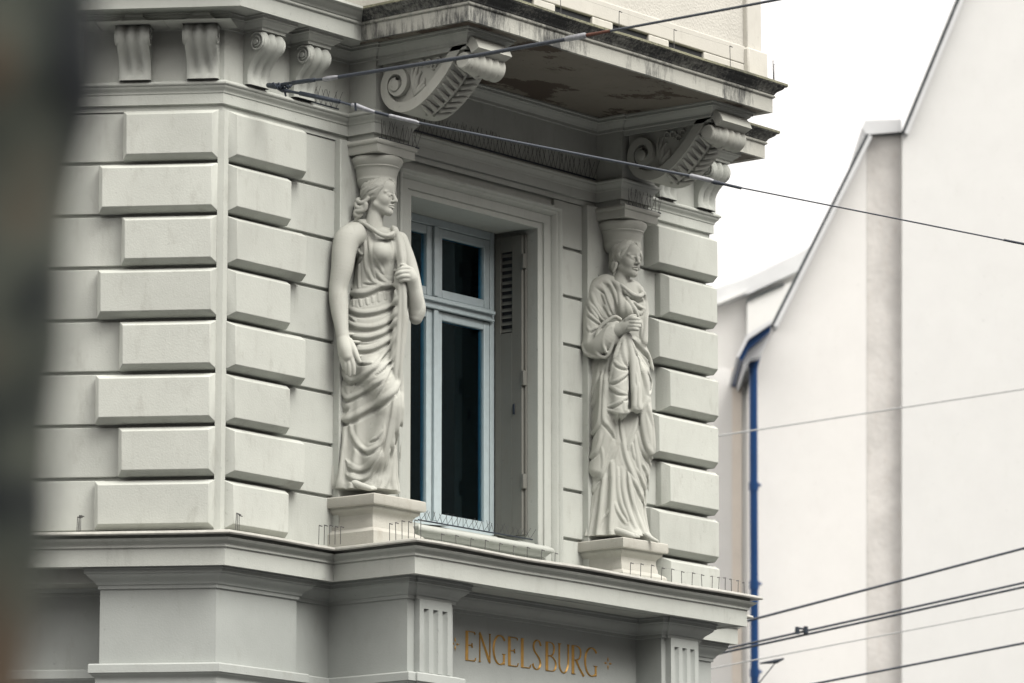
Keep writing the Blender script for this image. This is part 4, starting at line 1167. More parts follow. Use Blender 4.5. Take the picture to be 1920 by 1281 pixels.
arms2 = [([(1150, 622, -.13), (1162, 618, -.145), (1173, 612, -.16)], [13.5, 13, 11.5], .012), ([(1173, 612, -.16), (1180, 608, -.165), (1187, 607, -.165)], [12, 13, 12], .012)]
for i, (yy, xx) in enumerate(((598, 1197), (604.5, 1199), (611, 1198.5), (617, 1195.5))):
    arms2.append(([(1180, yy - .5, -.196), (1190, yy, -.212), (xx, yy + .6, -.198), (xx - 2, yy + 1, -.165)], [4.4, 4.2, 3.8, 3.2], .0025))
arms2.append(([(1174, 601, -.19), (1183, 594.5, -.205), (1191, 592.5, -.20)], [4.8, 4.4, 3.4], .003))
foot2 = [([(1156, 996, -.10), (1170, 1000, -.14), (1182, 1004, -.165), (1188, 1005.5, -.172)], [7.5, 7, 6, 4], .01)] + [([(1180 + 3.8 * i, 1002.5 + .6 * i, -.165 - .003 * i), (1189 + 3 * i, 1006.5 + .1 * i, -.182 + .004 * i)], [3.4, 2.6], .003) for i in range(4)] + [([(1212, 1003, -.06), (1222, 1010, -.10), (1232, 1015, -.12)], [5, 4.5, 3], .008)]
locks2 = [(5, [(690, 205), (640, 300), (600, 330), (555, 375), (565, 440), (600, 450)], 3.4), (5, [(650, 310), (580, 340), (520, 390), (480, 450), (500, 505), (550, 495)], 3.6), (5, [(600, 330), (550, 360), (545, 420), (560, 480)], 3.2), (5, [(745, 220), (700, 250), (685, 300), (668, 340), (640, 390), (600, 420)], 3.4), (5, [(680, 220), (760, 190), (830, 200), (885, 255), (905, 330), (890, 400)], 3.8), (5, [(720, 240), (790, 215), (850, 240), (880, 300)], 3.2), (5, [(530, 400), (490, 470), (470, 540), (480, 580)], 3.4), (5, [(460, 470), (450, 540), (500, 560), (540, 540)], 3.4), (5, [(700, 280), (740, 260), (800, 265)], 2.6)]
strands2 = [(5, [(640, 200), (540, 310), (450, 440), (400, 480)], 1.2), (5, [(590, 200), (480, 310), (400, 440)], 1.2), (5, [(540, 205), (440, 300), (390, 400)], 1.2), (5, [(500, 215), (420, 300), (382, 380)], 1.2), (5, [(615, 200), (510, 315), (430, 430)], 1.1), (5, [(565, 200), (460, 305), (395, 420)], 1.1)]
ex2 = {'cloth': [([(1147, 527, .01), (1130, 534, .005), (1117, 546, 0)], [11, 16, 18], .015), ([(1150, 529, -.01), (1164, 538, -.066), (1180, 550, -.094), (1195, 556, -.092), (1206, 551, -.04)], [4, 4.4, 4.6, 4.4, 4], .022), ([(1136, 530, 0), (1118, 545, -.01), (1112, 575, -.02), (1110, 610, -.03), (1109, 645, -.04)], [16, 18, 19, 19, 17], .02), ([(1108, 648, -.04), (1122, 650, -.08), (1138, 636, -.11), (1148, 620, -.125)], [18, 20, 20, 16], .02), ([(1200, 545, .0), (1206, 590, -.01), (1206, 640, -.02)], [8, 9, 9], .02),
                 ([(1176, 578, -.085), (1177, 580, -.085)], [16, 16], .05), ([(1174, 630, -.145), (1165, 665, -.145), (1160, 700, -.145), (1163, 770, -.15)], [7, 14, 17, 16], .02), ([(1176, 632, -.14), (1190, 690, -.13), (1194, 765, -.14)], [7, 10, 11], .02), ([(1140, 720, -.09), (1135, 800, -.09), (1118, 880, -.06)], [20, 20, 15], .03), ([(1205, 700, -.06), (1212, 790, -.06), (1218, 850, -.05)], [12, 12, 8], .03)],
       'cloth_over': [([T2[6](*p) + (d,) for p, d in (((590, 205), -.135), ((520, 172), -.140), ((430, 220), -.135), ((345, 285), -.130), ((290, 370), -.125), ((265, 500), -.12), ((255, 600), -.12), ((300, 680), -.125), ((385, 712), -.13), ((440, 660), -.14), ((495, 510), -.15), ((520, 400), -.155), ((560, 260), -.15))], [3.6] * 13, .008),
                      ([T2[6](*p) + (d,) for p, d in (((540, 250), -.155), ((460, 290), -.165), ((385, 400), -.165), ((362, 540), -.16), ((400, 640), -.15))], [3.4] * 5, .008), ([T2[6](*p) + (d,) for p, d in (((95, 560), -.06), ((130, 655), -.075), ((220, 697), -.095), ((300, 705), -.115))], [4.4] * 4, .01), ([T2[6](*p) + (d,) for p, d in (((180, 360), -.085), ((165, 500), -.09), ((200, 610), -.1))], [3.6] * 3, .01)],
       'hair': [([(1151, 494, -.03), (1149, 502, -.025), (1152, 509, -.02), (1150, 517, -.015)], [4.6, 3.8, 3.4, 2.4], .008), ([(1155, 495, -.045), (1153, 503, -.04), (1150, 509, -.035)], [4, 3.4, 2.4], .006)]}
st2 = caryatid("stone woman with cloaked shoulder and fist at her chest, right of the window", ref2, D2, secs2, T2, rid2, gro2, arms2, (1174.5, 486, 0, R_(45), R_(2), 1.02), locks2, strands2, ex2, foot2, (1163, 538, .005), (12, .010, 6.04, 6.8),
         ((3.52, -.52, 6.02), (4.36, .12, 8.14)))
# ------------------------------------------------------------------ measured planes of the photograph
def on_front(px, py, o):
    """photograph point on a plane parallel to the street front, o metres out"""
    r = _F + _Rt * (px - 960.0) / FPX + _U * (640.5 - py) / FPX
    t = (-o - _C[1]) / r[1]
    return Vector(_C + r * t)

def S3(px, py, d):
    r = _F + _Rt * (px - 960.0) / FPX + _U * (640.5 - py) / FPX
    return Vector(_C + r * d)

# ------------------------------------------------------------------ gold lettering in the sunk panel
GLY = {
 'E': (.62, [([(.16, 0), (.16, 1)], .10), ([(.10, .985), (.86, .985), (.90, .90)], .030), ([(.16, .53), (.62, .53), (.66, .45)], .035), ([(.62, .60), (.62, .47)], .03), ([(.06, .015), (.90, .015), (.98, .12)], .034)]),
 'N': (.72, [([(.08, 0), (.08, 1)], .035), ([(.05, .99), (.16, .93), (.90, .06)], .085), ([(.92, 0), (.92, 1)], .035), ([(.0, .01), (.17, .01)], .022), ([(.84, .99), (1.0, .99)], .022)]),
 'G': (.78, [([(.95, .84), (.80, .95), (.58, .99), (.36, .93), (.18, .76), (.11, .5), (.18, .24), (.36, .07), (.58, .01), (.78, .04), (.90, .10)], .075), ([(.90, .02), (.90, .36)], .07), ([(.74, .37), (1.0, .37)], .025)]),
 'L': (.60, [([(.16, 0), (.16, 1)], .10), ([(.04, .99), (.30, .99)], .022), ([(.06, .015), (.88, .015), (.97, .13)], .034)]),
 'S': (.56, [([(.90, .83), (.76, .96), (.52, 1.0), (.28, .93), (.17, .78), (.26, .63), (.52, .50), (.76, .37), (.86, .21), (.74, .06), (.48, .0), (.22, .05), (.08, .18)], .07)]),
 'B': (.66, [([(.16, 0), (.16, 1)], .10), ([(.06, .985), (.52, .985), (.74, .90), (.77, .74), (.66, .58), (.40, .53), (.16, .53)], .055), ([(.40, .53), (.70, .47), (.92, .30), (.88, .11), (.66, .015), (.06, .015)], .06)]),
 'U': (.70, [([(.14, 1), (.14, .30), (.24, .09), (.46, .0), (.68, .05), (.86, .25), (.90, .45), (.90, 1)], .065), ([(.02, .99), (.28, .99)], .022), ([(.80, .99), (1.0, .99)], .020)]),
 'R': (.72, [([(.14, 0), (.14, 1)], .10), ([(.04, .985), (.46, .985), (.70, .90), (.75, .73), (.64, .56), (.38, .50), (.14, .50)], .055), ([(.40, .50), (.66, .22), (1.0, -.02)], .075), ([(.02, .01), (.30, .01)], .022)]),
}
PANEL = .39
def letter(ch, pxl, pxr, pyl, pyt_h=.19):
    w, strokes = GLY[ch]
    a = on_front(pxl, pyl, PANEL); b = on_front(pxr, pyl, PANEL)
    W = b.x - a.x; x0 = a.x; z0 = a.z; H = pyt_h
    V, Fs = [], []
    for pts, th in strokes:
        P = np.array(pts, float)
        if len(P) > 3: P = np.array(catmull(P, 5))
        P = P * np.array([W, H])
        n = len(P); b0 = len(V)
        for i in range(n):
            t = P[min(n - 1, i + 1)] - P[max(0, i - 1)]; t = t / (np.linalg.norm(t) + 1e-9)
            nr = np.array([-t[1], t[0]])
            hw = th * .125 * (1.25 if (i in (0, n - 1) and th > .06) else 1.0)
            if len(pts) > 3: hw *= .45 + .75 * abs(t[1])
            for k, o in ((-1, .0015), (0, .009), (1, .0015)):
                q = P[i] + nr * hw * k
                V.append((x0 + q[0], -PANEL - o, z0 + q[1]))
        for i in range(n - 1):
            for k in (0, 1):
                c = b0 + i * 3 + k
                Fs.append((c, c + 1, c + 4, c + 3))
        Fs += [(b0, b0 + 1, b0 + 2), (b0 + 3 * n - 3, b0 + 3 * n - 2, b0 + 3 * n - 1)]
    o = mesh("letter", V, Fs, M_gold, house)
    o["label"] = "gold letter " + ch
base = lambda x: 1238 + (x - 872) * .128
for ch, a, b in (('E', 345, 440), ('N', 466, 574), ('G', 588, 706), ('E', 728, 822), ('L', 845, 936), ('S', 946, 1034), ('B', 1064, 1168), ('U', 1178, 1284), ('R', 1300, 1412), ('G', 1412, 1532)):
    pa, pb_ = 800 + a / 4.8, 800 + b / 4.8
    letter(ch, pa, pb_, base(pa))
for (cx_, cy_) in ((255, 325), (1630, 500)):
    c = on_front(800 + cx_ / 4.8, 1140 + cy_ / 4.8, PANEL)
    V, Fs = [], []
    for q in range(4):                      # four-pointed star: four slim lozenges and a ring
        a = q * math.pi / 2; n = len(V)
        for (r, s_) in ((.008, 0), (.024, .008), (.046, 0), (.024, -.008)):
            V.append((c.x + r * math.cos(a) - s_ * math.sin(a), -PANEL - .002, c.z + r * math.sin(a) + s_ * math.cos(a)))
        V.append((c.x + .024 * math.cos(a), -PANEL - .006, c.z + .024 * math.sin(a)))
        Fs += [(n, n + 1, n + 4), (n + 1, n + 2, n + 4), (n + 2, n + 3, n + 4), (n + 3, n, n + 4)]
    mesh("star_ornament", V, Fs, M_gold, house)

# ------------------------------------------------------------------ bird deterrents
def posts(label, feet, hgt=.105, lean=.06, flag=1, wire_to=None):
    """row of thin steel posts with bent heads, a fine wire strung between them"""
    t = thing("bird_wire_posts", label, "bird deterrent", feet[0], "bird wires and spikes on the ledges")
    o0 = Vector(feet[0])
    tops = []
    for p in feet:
        p = Vector(p) - o0
        q = p + Vector((rng.uniform(-.006, .006) , rng.uniform(-.006, .006), hgt * rng.uniform(.93, 1.05)))
        v, f_ = tubegeo([p, q], .0024, 5); mesh("post", v, f_, M_spike, t)
        v, f_ = tubegeo([q, q + Vector((.026 * flag, -.004, -.004))], [.0042, .003], 5); mesh("post_head", v, f_, M_spike, t)
        tops.append(q)
    ends = tops + ([Vector(wire_to) - o0] if wire_to is not None else [])
    gs = [tubegeo([ends[i], ends[i + 1]], .0005, 4) for i in range(len(ends) - 1)]
    for v, f_ in gs: mesh("fine_wire", v, f_, M_spike, t)

def spikes(label, a, b, n, hgt=.11, spread=.35, dirv=(0, -1, 0)):
    """plastic strip carrying crossed steel spikes"""
    a, b = Vector(a), Vector(b)
    t = thing("bird_spike_strip", label, "bird deterrent", a, "bird wires and spikes on the ledges")
    d = (b - a); u = d.normalized()
    v, f_ = tubegeo([Vector((0, 0, 0)), d], .005, 6); mesh("strip", v, f_, M_iron, t)
    V, Fs = [], []
    for i in range(n):
        p = d * ((i + .5) / n)
        for sg in (-1, 1):
            tip = p + Vector((0, 0, hgt * rng.uniform(.85, 1.05))) + u * sg * hgt * spread + Vector(dirv) * rng.uniform(-.01, .03)
            v, f_ = tubegeo([p, tip], .0015, 4)
            k = len(V); V += v; Fs += [tuple(q + k for q in f) for f in f_]
    mesh("spikes", V, Fs, M_spike, t, kind="stuff")

ZL = 5.697
posts("cluster of thin steel posts on the ledge at the far left", [tuple(PL(.82 + .012 * i - .05 * (i % 2) * 0, .15 - .02 * i, ZL)) for i in range(4)])
posts("three thin steel posts on the ledge at the house corner", [tuple(PR(-.02 + .03 * i, .17 - .012 * i, ZL)) for i in range(3)])
posts("five thin steel posts in the ledge's inner angle by the left pedestal", [(.80 + .017 * i, -.14 - .03 * i, ZL) for i in range(5)], hgt=.12)
posts("row of thin steel posts on the ledge before the left pedestal", [(1.0, -.55 - .05 * i, ZL) for i in range(6)], hgt=.125)
posts("row of short steel posts on the ledge under the window", [(1.28 + .145 * i, -.74, ZL) for i in range(9)], hgt=.075)
posts("row of steel posts on the ledge below the right statue", [(3.25 + .115 * i, -.74, ZL) for i in range(8)], hgt=.10)
posts("steel posts at the outer right end of the ledge", [(4.17 + .075 * i, -.74 + .0 * i, ZL) for i in range(6)], hgt=.10, flag=-1)
spikes("long dark spike strip along the moulding over the window", (1.62, -.05, 8.548), (3.80, -.05, 8.548), 46, hgt=.13, spread=.28)
spikes("spike strip on the impost over the left statue", (1.20, -.285, 8.352), (1.60, -.285, 8.352), 9, hgt=.12, spread=.22)
spikes("spike strip on the impost over the right statue", (3.84, -.285, 8.352), (4.23, -.285, 8.352), 9, hgt=.12, spread=.22)
spikes("spike strip on the moulding beside the cable anchor", (.66, -.06, 8.546), (1.06, -.06, 8.546), 8, hgt=.11, spread=.3)
spikes("spike strip along the window sill", (1.93, -.02, 5.992), (3.13, -.02, 5.992), 22, hgt=.07, spread=.5)
for (lb, pts) in (("three loose steel spikes on the left statue's shoulder", [((646, 428), (634, 388)), ((652, 424), (652, 376)), ((657, 420), (664, 384))]), ("three loose steel spikes on the right statue's shoulder", [((1118, 530), (1099, 514)), ((1122, 526), (1110, 508)), ((1124, 520), (1111, 494))])):
    D0 = D1 if 'left' in lb else D2
    t = thing("loose_spikes", lb, "bird deterrent", Vector(survey(*pts[0][0], D0 - .02)), "bird wires and spikes on the ledges")
    for a, b in pts:
        v, f_ = tubegeo([Vector(survey(*a, D0 + .02)) - t.location, Vector(survey(*b, D0 + .02)) - t.location], .0014, 4); mesh("spike", v, f_, M_spike, t)
posts("three upright rods on the balcony cornice's right end", [(4.30 + .05 * i, -1.19 + .03 * i, 9.16) for i in range(3)], hgt=.16, flag=0)
posts("upright rods on the cornice return below the balcony", [(4.62 + .17 * i, -.31, 9.165) for i in range(3)], hgt=.15, flag=0)
posts("single bent posts spaced along the balcony cornice", [(x, -1.19, 9.165) for x in (1.55, 1.93, 2.55, 3.16, 3.80)], hgt=.15)

# ------------------------------------------------------------------ span cables
def cable(t, name, pts, r, mat, n=8, sag=0.0):
    o = Vector(t.location)
    if len(pts) == 2 and sag:
        a, b = pts
        pts = [a.lerp(b, i / 24) - Vector((0, 0, sag * 4 * (i / 24) * (1 - i / 24))) for i in range(25)]
    v, f_ = tubegeo([p - o for p in pts], r, n)
    return mesh(name, v, f_, mat, t, smooth=50)

A0 = S3(513, 163, 30.24)
t = thing("span_cable", "thick black cable rising right from the wall anchor across the balcony", "cable", A0)
q = lambda x, y, d: S3(x, y, d)
cable(t, "anchor_eye", [q(503, 160, 30.33), q(510, 161, 30.28), q(518, 162, 30.24), q(524, 160, 30.22)], [.016, .018, .020, .014], M_iron)
for i in range(9):
    x = 512 + i * 3.4
    cable(t, "shackle_link", [q(x, 156 + 2.5 * (i % 3), 30.2), q(x + 5, 163 + 3 * (i % 2), 30.18), q(x + 8, 158 + 4 * (i % 2), 30.2)], .0085, M_iron, 7)
cable(t, "turnbuckle", [q(528, 158, 30.18), q(548, 155.5, 30.12), q(549, 155.5, 30.12), q(590, 150, 30.0), q(591, 150, 30.0), q(612, 148, 29.92)], [.009, .009, .014, .014, .009, .008], M_iron)
cable(t, "clevis", [q(607, 149, 29.92), q(611, 148, 29.9), q(626, 146, 29.86), q(635, 144.5, 29.84)], [.012, .016, .016, .011], M_steel)
cable(t, "rope", [q(633, 145, 29.85), q(760, 125, 29.4), q(900, 103, 28.9), q(1066, 73, 28.32)], .0125, M_rope, 10)
cable(t, "splice_clamp", [q(1060, 74, 28.34), q(1063, 73, 28.33), q(1085, 69, 28.26), q(1096, 67, 28.22), q(1099, 66.5, 28.2)], [.010, .017, .019, .019, .010], M_steel)
cable(t, "rusty_end", [q(1096, 67, 28.22), q(1118, 63, 28.15), q(1145, 58, 28.05)], [.011, .010, .009], M_rust)
cable(t, "thin_cable", [q(1140, 59, 28.07), q(1455, 0, 26.9), q(1640, -35, 26.3), q(2300, -160, 24)], .0082, M_wire)

B0 = S3(520, 166, 30.24)
t = thing("span_cable", "cable running down right from the wall anchor past both statues", "cable", B0)
cable(t, "eye_bolt", [q(522, 165, 30.22), q(530, 169, 30.2), q(545, 172, 30.16)], [.014, .016, .010], M_iron)
cable(t, "cotter_pin", [q(533, 168, 30.18), q(536, 181, 30.18)], .006, M_iron)
cable(t, "turnbuckle", [q(545, 172, 30.16), q(561, 175, 30.12), q(562, 175, 30.12), q(637, 191, 30.0), q(638, 191.5, 30.0), q(662, 198, 29.95)], [.009, .009, .0145, .0145, .008, .008], M_iron)
cable(t, "clevis_jaw", [q(660, 197, 29.95), q(668, 199, 29.93), q(676, 202, 29.92), q(704, 211, 29.88)], [.012, .019, .017, .011], M_steel)
cable(t, "clevis_pin", [q(666, 193, 29.9), q(667, 208, 29.9)], .007, M_iron)
cable(t, "sleeve_joint", [q(703, 210, 29.88), q(731, 217.5, 29.86)], .0105, M_rope)
cable(t, "sleeve", [q(729, 216.5, 29.86), q(732, 217.5, 29.86), q(780, 229, 29.8), q(786, 231, 29.79)], [.010, .0135, .013, .008], M_steel)
cable(t, "steel_cable", [q(783, 230, 29.8), q(950, 263, 29.6), q(1120, 296, 29.45), q(1300, 331, 29.3)], .0082, M_wire)
cable(t, "end_sleeve", [q(1293, 329.5, 29.3), q(1296, 330, 29.3), q(1330, 338, 29.27), q(1338, 340, 29.26)], [.009, .015, .015, .010], M_steel)
cable(t, "rope_end", [q(1334, 340, 29.27), q(1340, 342, 29.26), q(1360, 346, 29.24), q(1390, 353, 29.2)], [.012, .014, .009, .009], M_rope)
cable(t, "thin_wire", [q(1386, 351.5, 29.2), q(1640, 402, 29.0), q(1890, 452, 28.8)], .0046, M_wire)
cable(t, "thick_end", [q(1882, 450, 28.8), q(2050, 484, 28.7), q(2300, 534, 28.5)], .0075, M_rope)

def far_wire(label, a, b, D, r, mat=None):
    sl_ = (b[1] - a[1]) / (b[0] - a[0])
    a = (-300, a[1] + sl_ * (-300 - a[0])); b = (3200, b[1] + sl_ * (3200 - b[0]))
    P, Q = S3(*a, D), S3(*b, D)
    t = thing("overhead_wire", label, "wire", P, "overhead wires beyond the house")
    cable(t, "wire", [P, P.lerp(Q, .5), Q], r, mat or M_wire)
    return t
M_pale = plain("pale_wire", (.35, .36, .36), rough=.5)
far_wire("uppermost dark wire rising right from behind the ledge", (1250, 1204, 0)[:2], (2100, 981), 44, .012)
w = far_wire("upper of the two close dark wires", (1200, 1252), (2100, 1053), 44, .011)
far_wire("lower of the two close dark wires", (1200, 1258), (2100, 1061.5), 44, .011)
cl_ = S3(1495, 1184, 43.98) - w.location
for dx, dy in ((0, 0), (16, -1)):
    c = S3(1495 + dx, 1183 + dy, 43.98) - w.location
    v, f_ = tubegeo([c + Vector((0, 0, .035)), c - Vector((0, 0, .03))], [.020, .024], 8); mesh("clamp", v, f_, M_iron, w)
c1 = S3(1494, 1178, 43.98) - w.location; c2 = S3(1512, 1180, 43.98) - w.location
v, f_ = tubegeo([c1, c2], .010, 6); mesh("clamp_bar", v, f_, M_iron, w)
w = far_wire("thin pale wire with a small clamp above the lowest wire", (1200, 1279), (2100, 1106), 46, .006, M_pale)
c = S3(1456, 1240, 45.95) - w.location
v, f_ = tubegeo([S3(1425, 1244, 45.95) - w.location, c, S3(1470, 1235, 45.95) - w.location], [.008, .022, .008], 7); mesh("clamp", v, f_, M_iron, w)
v, f_ = tubegeo([c, S3(1400, 1310, 45.95) - w.location], .006, 5); mesh("drop_wire", v, f_, M_wire, w)
far_wire("lowest dark wire crossing the bottom right corner", (1400, 1307), (2100, 1171), 44, .011)
far_wire("faint pale wire crossing the white gable at mid height", (1250, 832), (2100, 702), 50, .008, M_pale)

# ------------------------------------------------------------------ white gabled building beyond, with blue downpipe
DG = 64.0
M_gab = stucco("white_render", (.88, .878, .85), var=.02, bump=.1, bscale=20, dirt=.12, dirtcol=(.62, .58, .50))
M_gab2 = stucco("grey_white_render", (.85, .86, .84), var=.02, bump=.1, bscale=20, dirt=.12, dirtcol=(.6, .58, .5))
M_chim = stucco("rough_brown_render", (.78, .765, .73), var=.12, bump=1.0, bscale=14, dirt=.4, dirtcol=(.58, .50, .42))
M_blue = plain("blue_paint", (.006, .045, .15), rough=.4, var=.1, scale=3)
M_cop = plain("zinc_coping", (.74, .76, .77), rough=.5, metal=.1, var=.06, scale=2)
M_drip = plain("dark_drip_edge", (.05, .06, .065), rough=.6)
M_beige = stucco("beige_render", (.84, .77, .68), var=.05, bump=.2, dirt=.2)
gb0 = S3(1500, 1281, DG); gb0.z = 0
gable = thing("gabled_building", "tall white gabled building with stepped coping and blue downpipe beyond the house", "building", gb0)
EDv = Vector(ED)
def slab(name, pix, D, thick, mat, parent):
    P = [S3(x, y, D) for x, y in pix]
    for p in P:
        if p.z < 8.0 and False: p.z = 0
    o = Vector(parent.location)
    n = len(P)
    V = [p - o for p in P] + [p + EDv * thick - o for p in P]
    return mesh(name, V, [tuple(range(n)), tuple(range(n, 2 * n))] + [(i, (i + 1) % n, (i + 1) % n + n, i + n) for i in range(n)], mat, parent)
YB = 2600
slab("gable_wall", [(1408, YB), (1408, 700), (1447, 606), (1625, 251), (1625, YB)], DG, 9, M_gab, gable)
slab("chimney_strip", [(1625.5, YB), (1625.5, 250), (1691, 246), (1691, YB)], DG + .04, 8, M_chim, gable)
slab("main_wall", [(1691.5, YB), (1691.5, 243), (1800, -22), (2050, -620), (2700, -620), (2700, YB)], DG - .10, 9, M_gab2, gable)
slab("chimney_head", [(1624, 252), (1616, 240), (1622, 226), (1690, 224), (1691, 247)], DG - .1, 3, M_cop, gable)
def strip(name, a, b, w0, w1, D, thick, mat):
    (x0, y0), (x1, y1) = a, b
    L = math.hypot(x1 - x0, y1 - y0); nx, ny = (y1 - y0) / L, -(x1 - x0) / L
    slab(name, [(x0 + nx * w0, y0 + ny * w0), (x1 + nx * w0, y1 + ny * w0), (x1 + nx * w1, y1 + ny * w1), (x0 + nx * w1, y0 + ny * w1)], D, thick, mat, gable)
for (a, b) in (((1446, 607), (1624, 250)), ((1691, 246), (2050, -620))):
    strip("drip_edge", a, b, -0.5, -6.0, DG - .24, .5, M_drip)
    strip("coping", a, b, -6.0, -13.0, DG - .26, .6, M_cop)
strip("drip_edge", (1624, 251), (1691, 247), .5, -2.5, DG - .07, .5, M_drip)
# eaves box, hopper and downpipe
slab("eaves_box", [(1383, 672), (1402, 634), (1446, 605), (1444, 622), (1404, 654), (1392, 676)], DG - .9, 4, M_blue, gable)
slab("eaves_soffit", [(1392, 677), (1405, 655), (1444, 623), (1425, 668), (1408, 672), (1396, 690)], DG - .7, 3, M_cop, gable)
slab("eaves_cover", [(1381, 668), (1400, 628), (1446, 600), (1447, 606), (1403, 636), (1385, 671)], DG - 1.0, 4, M_cop, gable)
dp = [(1413, 664), (1412.5, 700), (1413, 900), (1415, 1281), (1418, 1800)]
o = Vector(gable.location)
v, f_ = tubegeo([S3(x, y, DG - .35) - o for x, y in dp], [.062, .054, .054, .054, .054], 14); mesh("downpipe", v, f_, M_blue, gable, smooth=60)
v, f_ = tubegeo([S3(1413, 655, DG - .35) - o, S3(1412.5, 690, DG - .35) - o], [.12, .058], 14); mesh("hopper", v, f_, M_blue, gable, smooth=60)
for y in (912, 1097, 1262):
    x = 1413 + (y - 900) * .005
    v, f_ = tubegeo([S3(x, y - 8, DG - .35) - o, S3(x, y + 8, DG - .35) - o], .065, 14); mesh("pipe_collar", v, f_, M_blue, gable, smooth=40)
    v, f_ = tubegeo([S3(x + 7, y - 2, DG - .35) - o, S3(x + 11, y - 2, DG - .1) - o], .028, 8); mesh("pipe_bracket", v, f_, M_blue, gable, smooth=40)
slab("side_wall", [(1250, YB), (1250, 660), (1395, 700), (1408.5, 690), (1408.5, YB)], DG + 1.2, 6, M_gab, gable)
slab("beige_band", [(1372, YB), (1373, 690), (1391, 690), (1391, YB)], DG + 1.17, .5, M_beige, gable)

DH = 76.0
hb0 = S3(1400, 1281, DH); hb0.z = 0
back = thing("far_white_house", "pale white house with a low light roof far behind the blue eaves", "building", hb0)
slab("wall", [(1250, YB), (1250, 590), (1345, 568), (1400, 545), (1470, 512), (1540, 486), (1540, YB)], DH, 8, M_gab, back)
slab("roof", [(1240, 590), (1345, 540), (1400, 521), (1490, 478), (1560, 440), (1560, 478), (1400, 553), (1345, 572), (1240, 612)], DH - .2, 9, M_cop, back)
slab("roof_edge", [(1400, 566), (1401, 561), (1470, 530), (1470, 535)], DH - .34, .3, M_drip, back)
slab("roof_gutter", [(1345, 571), (1345, 567), (1400, 545), (1400, 548)], DH - .26, .3, M_gab2, back)
slab("wall_bay", [(1401, YB), (1401, 566), (1470, 535), (1530, 510), (1530, YB)], DH - .3, 3, M_gab2, back)

# ------------------------------------------------------------------ tree close to the camera, far out of focus
def bark():
    m, t, b = new_mat("mottled_bark")
    N, Lk = t.nodes, t.links
    tc = N.new("ShaderNodeTexCoord")
    mp = N.new("ShaderNodeMapping"); mp.inputs['Scale'].default_value = (7, 7, 8)
    n1 = N.new("ShaderNodeTexNoise"); n1.inputs['Scale'].default_value = 1.0; n1.inputs['Detail'].default_value = 5
    Lk.new(tc.outputs['Object'], mp.inputs['Vector']); Lk.new(mp.outputs['Vector'], n1.inputs['Vector'])
    r = N.new("ShaderNodeValToRGB")
    e = r.color_ramp.elements
    e[0].position = .42; e[0].color = (.012, .017, .022, 1)
    e[1].position = .55; e[1].color = (.15, .165, .135, 1)
    x = e.new(.48); x.color = (.075, .088, .075, 1)
    x = e.new(.62); x.color = (.17, .125, .085, 1)
    Lk.new(n1.outputs['Fac'], r.inputs['Fac']); Lk.new(r.outputs['Color'], b.inputs['Base Color'])
    b.inputs['Roughness'].default_value = .9
    bp = N.new("ShaderNodeBump"); bp.inputs['Strength'].default_value = .6; Lk.new(n1.outputs['Fac'], bp.inputs['Height']); Lk.new(bp.outputs['Normal'], b.inputs['Normal'])
    return m
TD = 3.6
tb = S3(-105, 640, TD); tb.z = 0
tree = thing("tree", "out-of-focus mottled grey-green tree trunk at the left edge, close to the camera", "tree", tb)
edge = [(-2600, 290), (-900, 285), (-200, 275), (0, 282), (150, 288), (260, 262), (420, 236), (640, 232), (760, 216), (900, 210), (1050, 208), (1281, 168), (1700, 160), (3000, 210), (4600, 260)]
pts, rad = [], []
for (y, r) in edge:
    p = S3(-130, y, TD); p.x, p.y = tb.x, tb.y
    pts.append(p - tb); rad.append(r * TD / FPX)
o_ = sorted(range(len(pts)), key=lambda i: pts[i].z)
P = np.array([[*pts[i], rad[i]] for i in o_]); P[0, 2] = 0.0; P[0, 3] = .15
P = np.array(catmull(P, 4))
v, f_ = tubegeo([Vector(p[:3]) for p in P], [float(p[3]) for p in P], 28)
mesh("trunk", v, f_, bark(), tree, smooth=60)
M_bark2 = bpy.data.materials["mottled_bark"]
M_leaf = plain("leaf", (.055, .085, .03), rough=.6, var=.3, scale=5)
topz = float(P[:, 2].max())
LV, LF = [], []
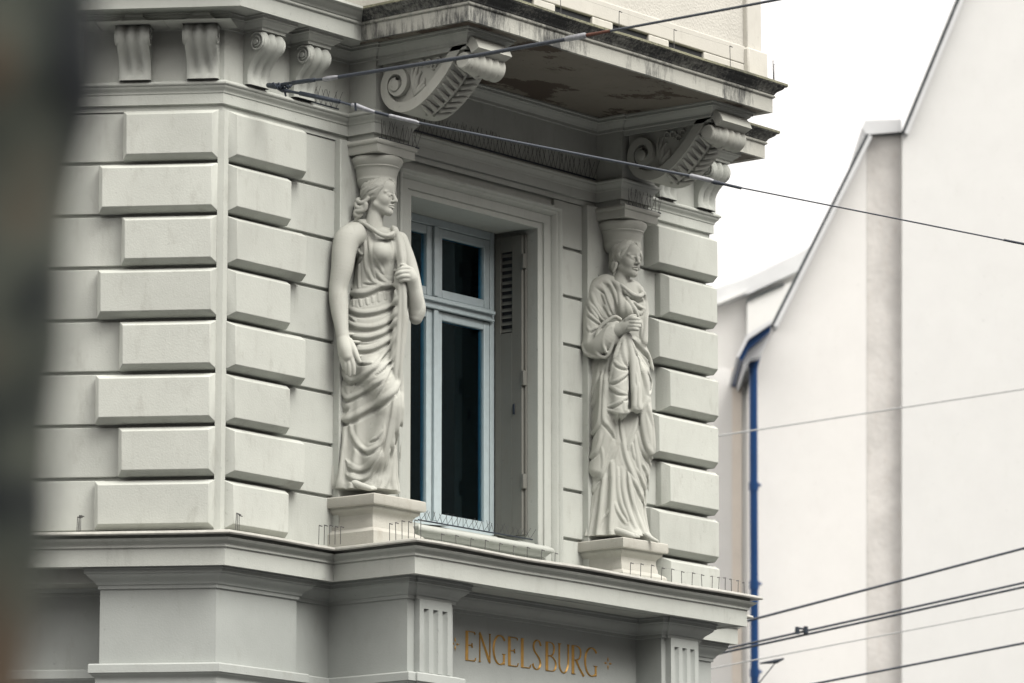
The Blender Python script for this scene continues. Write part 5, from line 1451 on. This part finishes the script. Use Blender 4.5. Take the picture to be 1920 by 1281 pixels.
for i in range(7):
    a = i * 2.4; e_ = Vector((math.cos(a) * .9, math.sin(a) * .9, 1.1 + .25 * (i % 3)))
    st = Vector((0, 0, topz - .25))
    v, f_ = tubegeo([st, st + e_ * .5 + Vector((0, 0, .12)), st + e_ * 1.1, st + e_ * 1.7], [.06, .045, .03, .012], 8)
    mesh("limb", v, f_, M_bark2, tree, smooth=60)
    for _ in range(420):
        c = st + e_ * rng.uniform(.9, 2.0) + Vector((rng.gauss(0, .38), rng.gauss(0, .38), rng.gauss(0.1, .32)))
        if c.z < topz + .45: continue
        d1 = Vector((rng.gauss(0, 1), rng.gauss(0, 1), rng.gauss(0, .5))).normalized() * .05; d2 = d1.orthogonal().normalized() * .03
        k = len(LV); LV += [c - d1, c + d2, c + d1, c - d2]; LF.append((k, k + 1, k + 2, k + 3))
mesh("crown", LV, LF, M_leaf, tree, kind="stuff")

# ------------------------------------------------------------------ unseen house rows added behind the camera to block the low sky
M_opp = stucco("opposite_facade", (.22, .21, .19), bump=.2)
M_owin = plain("opposite_window", (.03, .035, .045), rough=.15)
M_oroof = plain("opposite_roof", (.10, .07, .06), rough=.8)
def sky_blocker(label, cen, along, out, width, hgt):
    c, u, n = Vector(cen + (0,)), Vector(along + (0,)).normalized(), Vector(out + (0,)).normalized()
    t = thing("facing_house_row", label, "house", c)
    P = lambda s_, o, z: u * s_ + n * o + Vector((0, 0, z))
    v, f_ = boxgeo((-width / 2, -9, 0), (width / 2, 0, hgt), P); mesh("wall", v, f_, M_opp, t)
    V = [P(-width / 2, .4, hgt), P(width / 2, .4, hgt), P(width / 2, -9.4, hgt), P(-width / 2, -9.4, hgt), P(-width / 2 + 1, -4.5, hgt + 4), P(width / 2 - 1, -4.5, hgt + 4)]
    mesh("roof", V, [(0, 1, 5, 4), (2, 3, 4, 5), (1, 2, 5), (3, 0, 4), (0, 1, 2, 3)], M_oroof, t)
    wv, wf = boxgeo((-.6, .0, 0), (.6, .03, 1.9), P)
    wm = None
    for fl in range(int((hgt - 2) / 3.4)):
        s_ = -width / 2 + 2.2
        while s_ < width / 2 - 1.5:
            off = P(s_, 0, 1.2 + fl * 3.4)
            if wm is None:
                w0 = mesh("window", wv, wf, M_owin, t); wm = w0.data; w0.location = off
            else:
                w1 = link("window", wm, None, t); w1.location = off
            s_ += 3.1
sky_blocker("long grey house row facing the street front, behind the camera", (8, -33), (1, 0), (0, 1), 74, 19)
sky_blocker("grey house row facing the left wing, behind the camera", (-31.4, -19.5), (-.528, .849), (.849, .528), 50, 19)
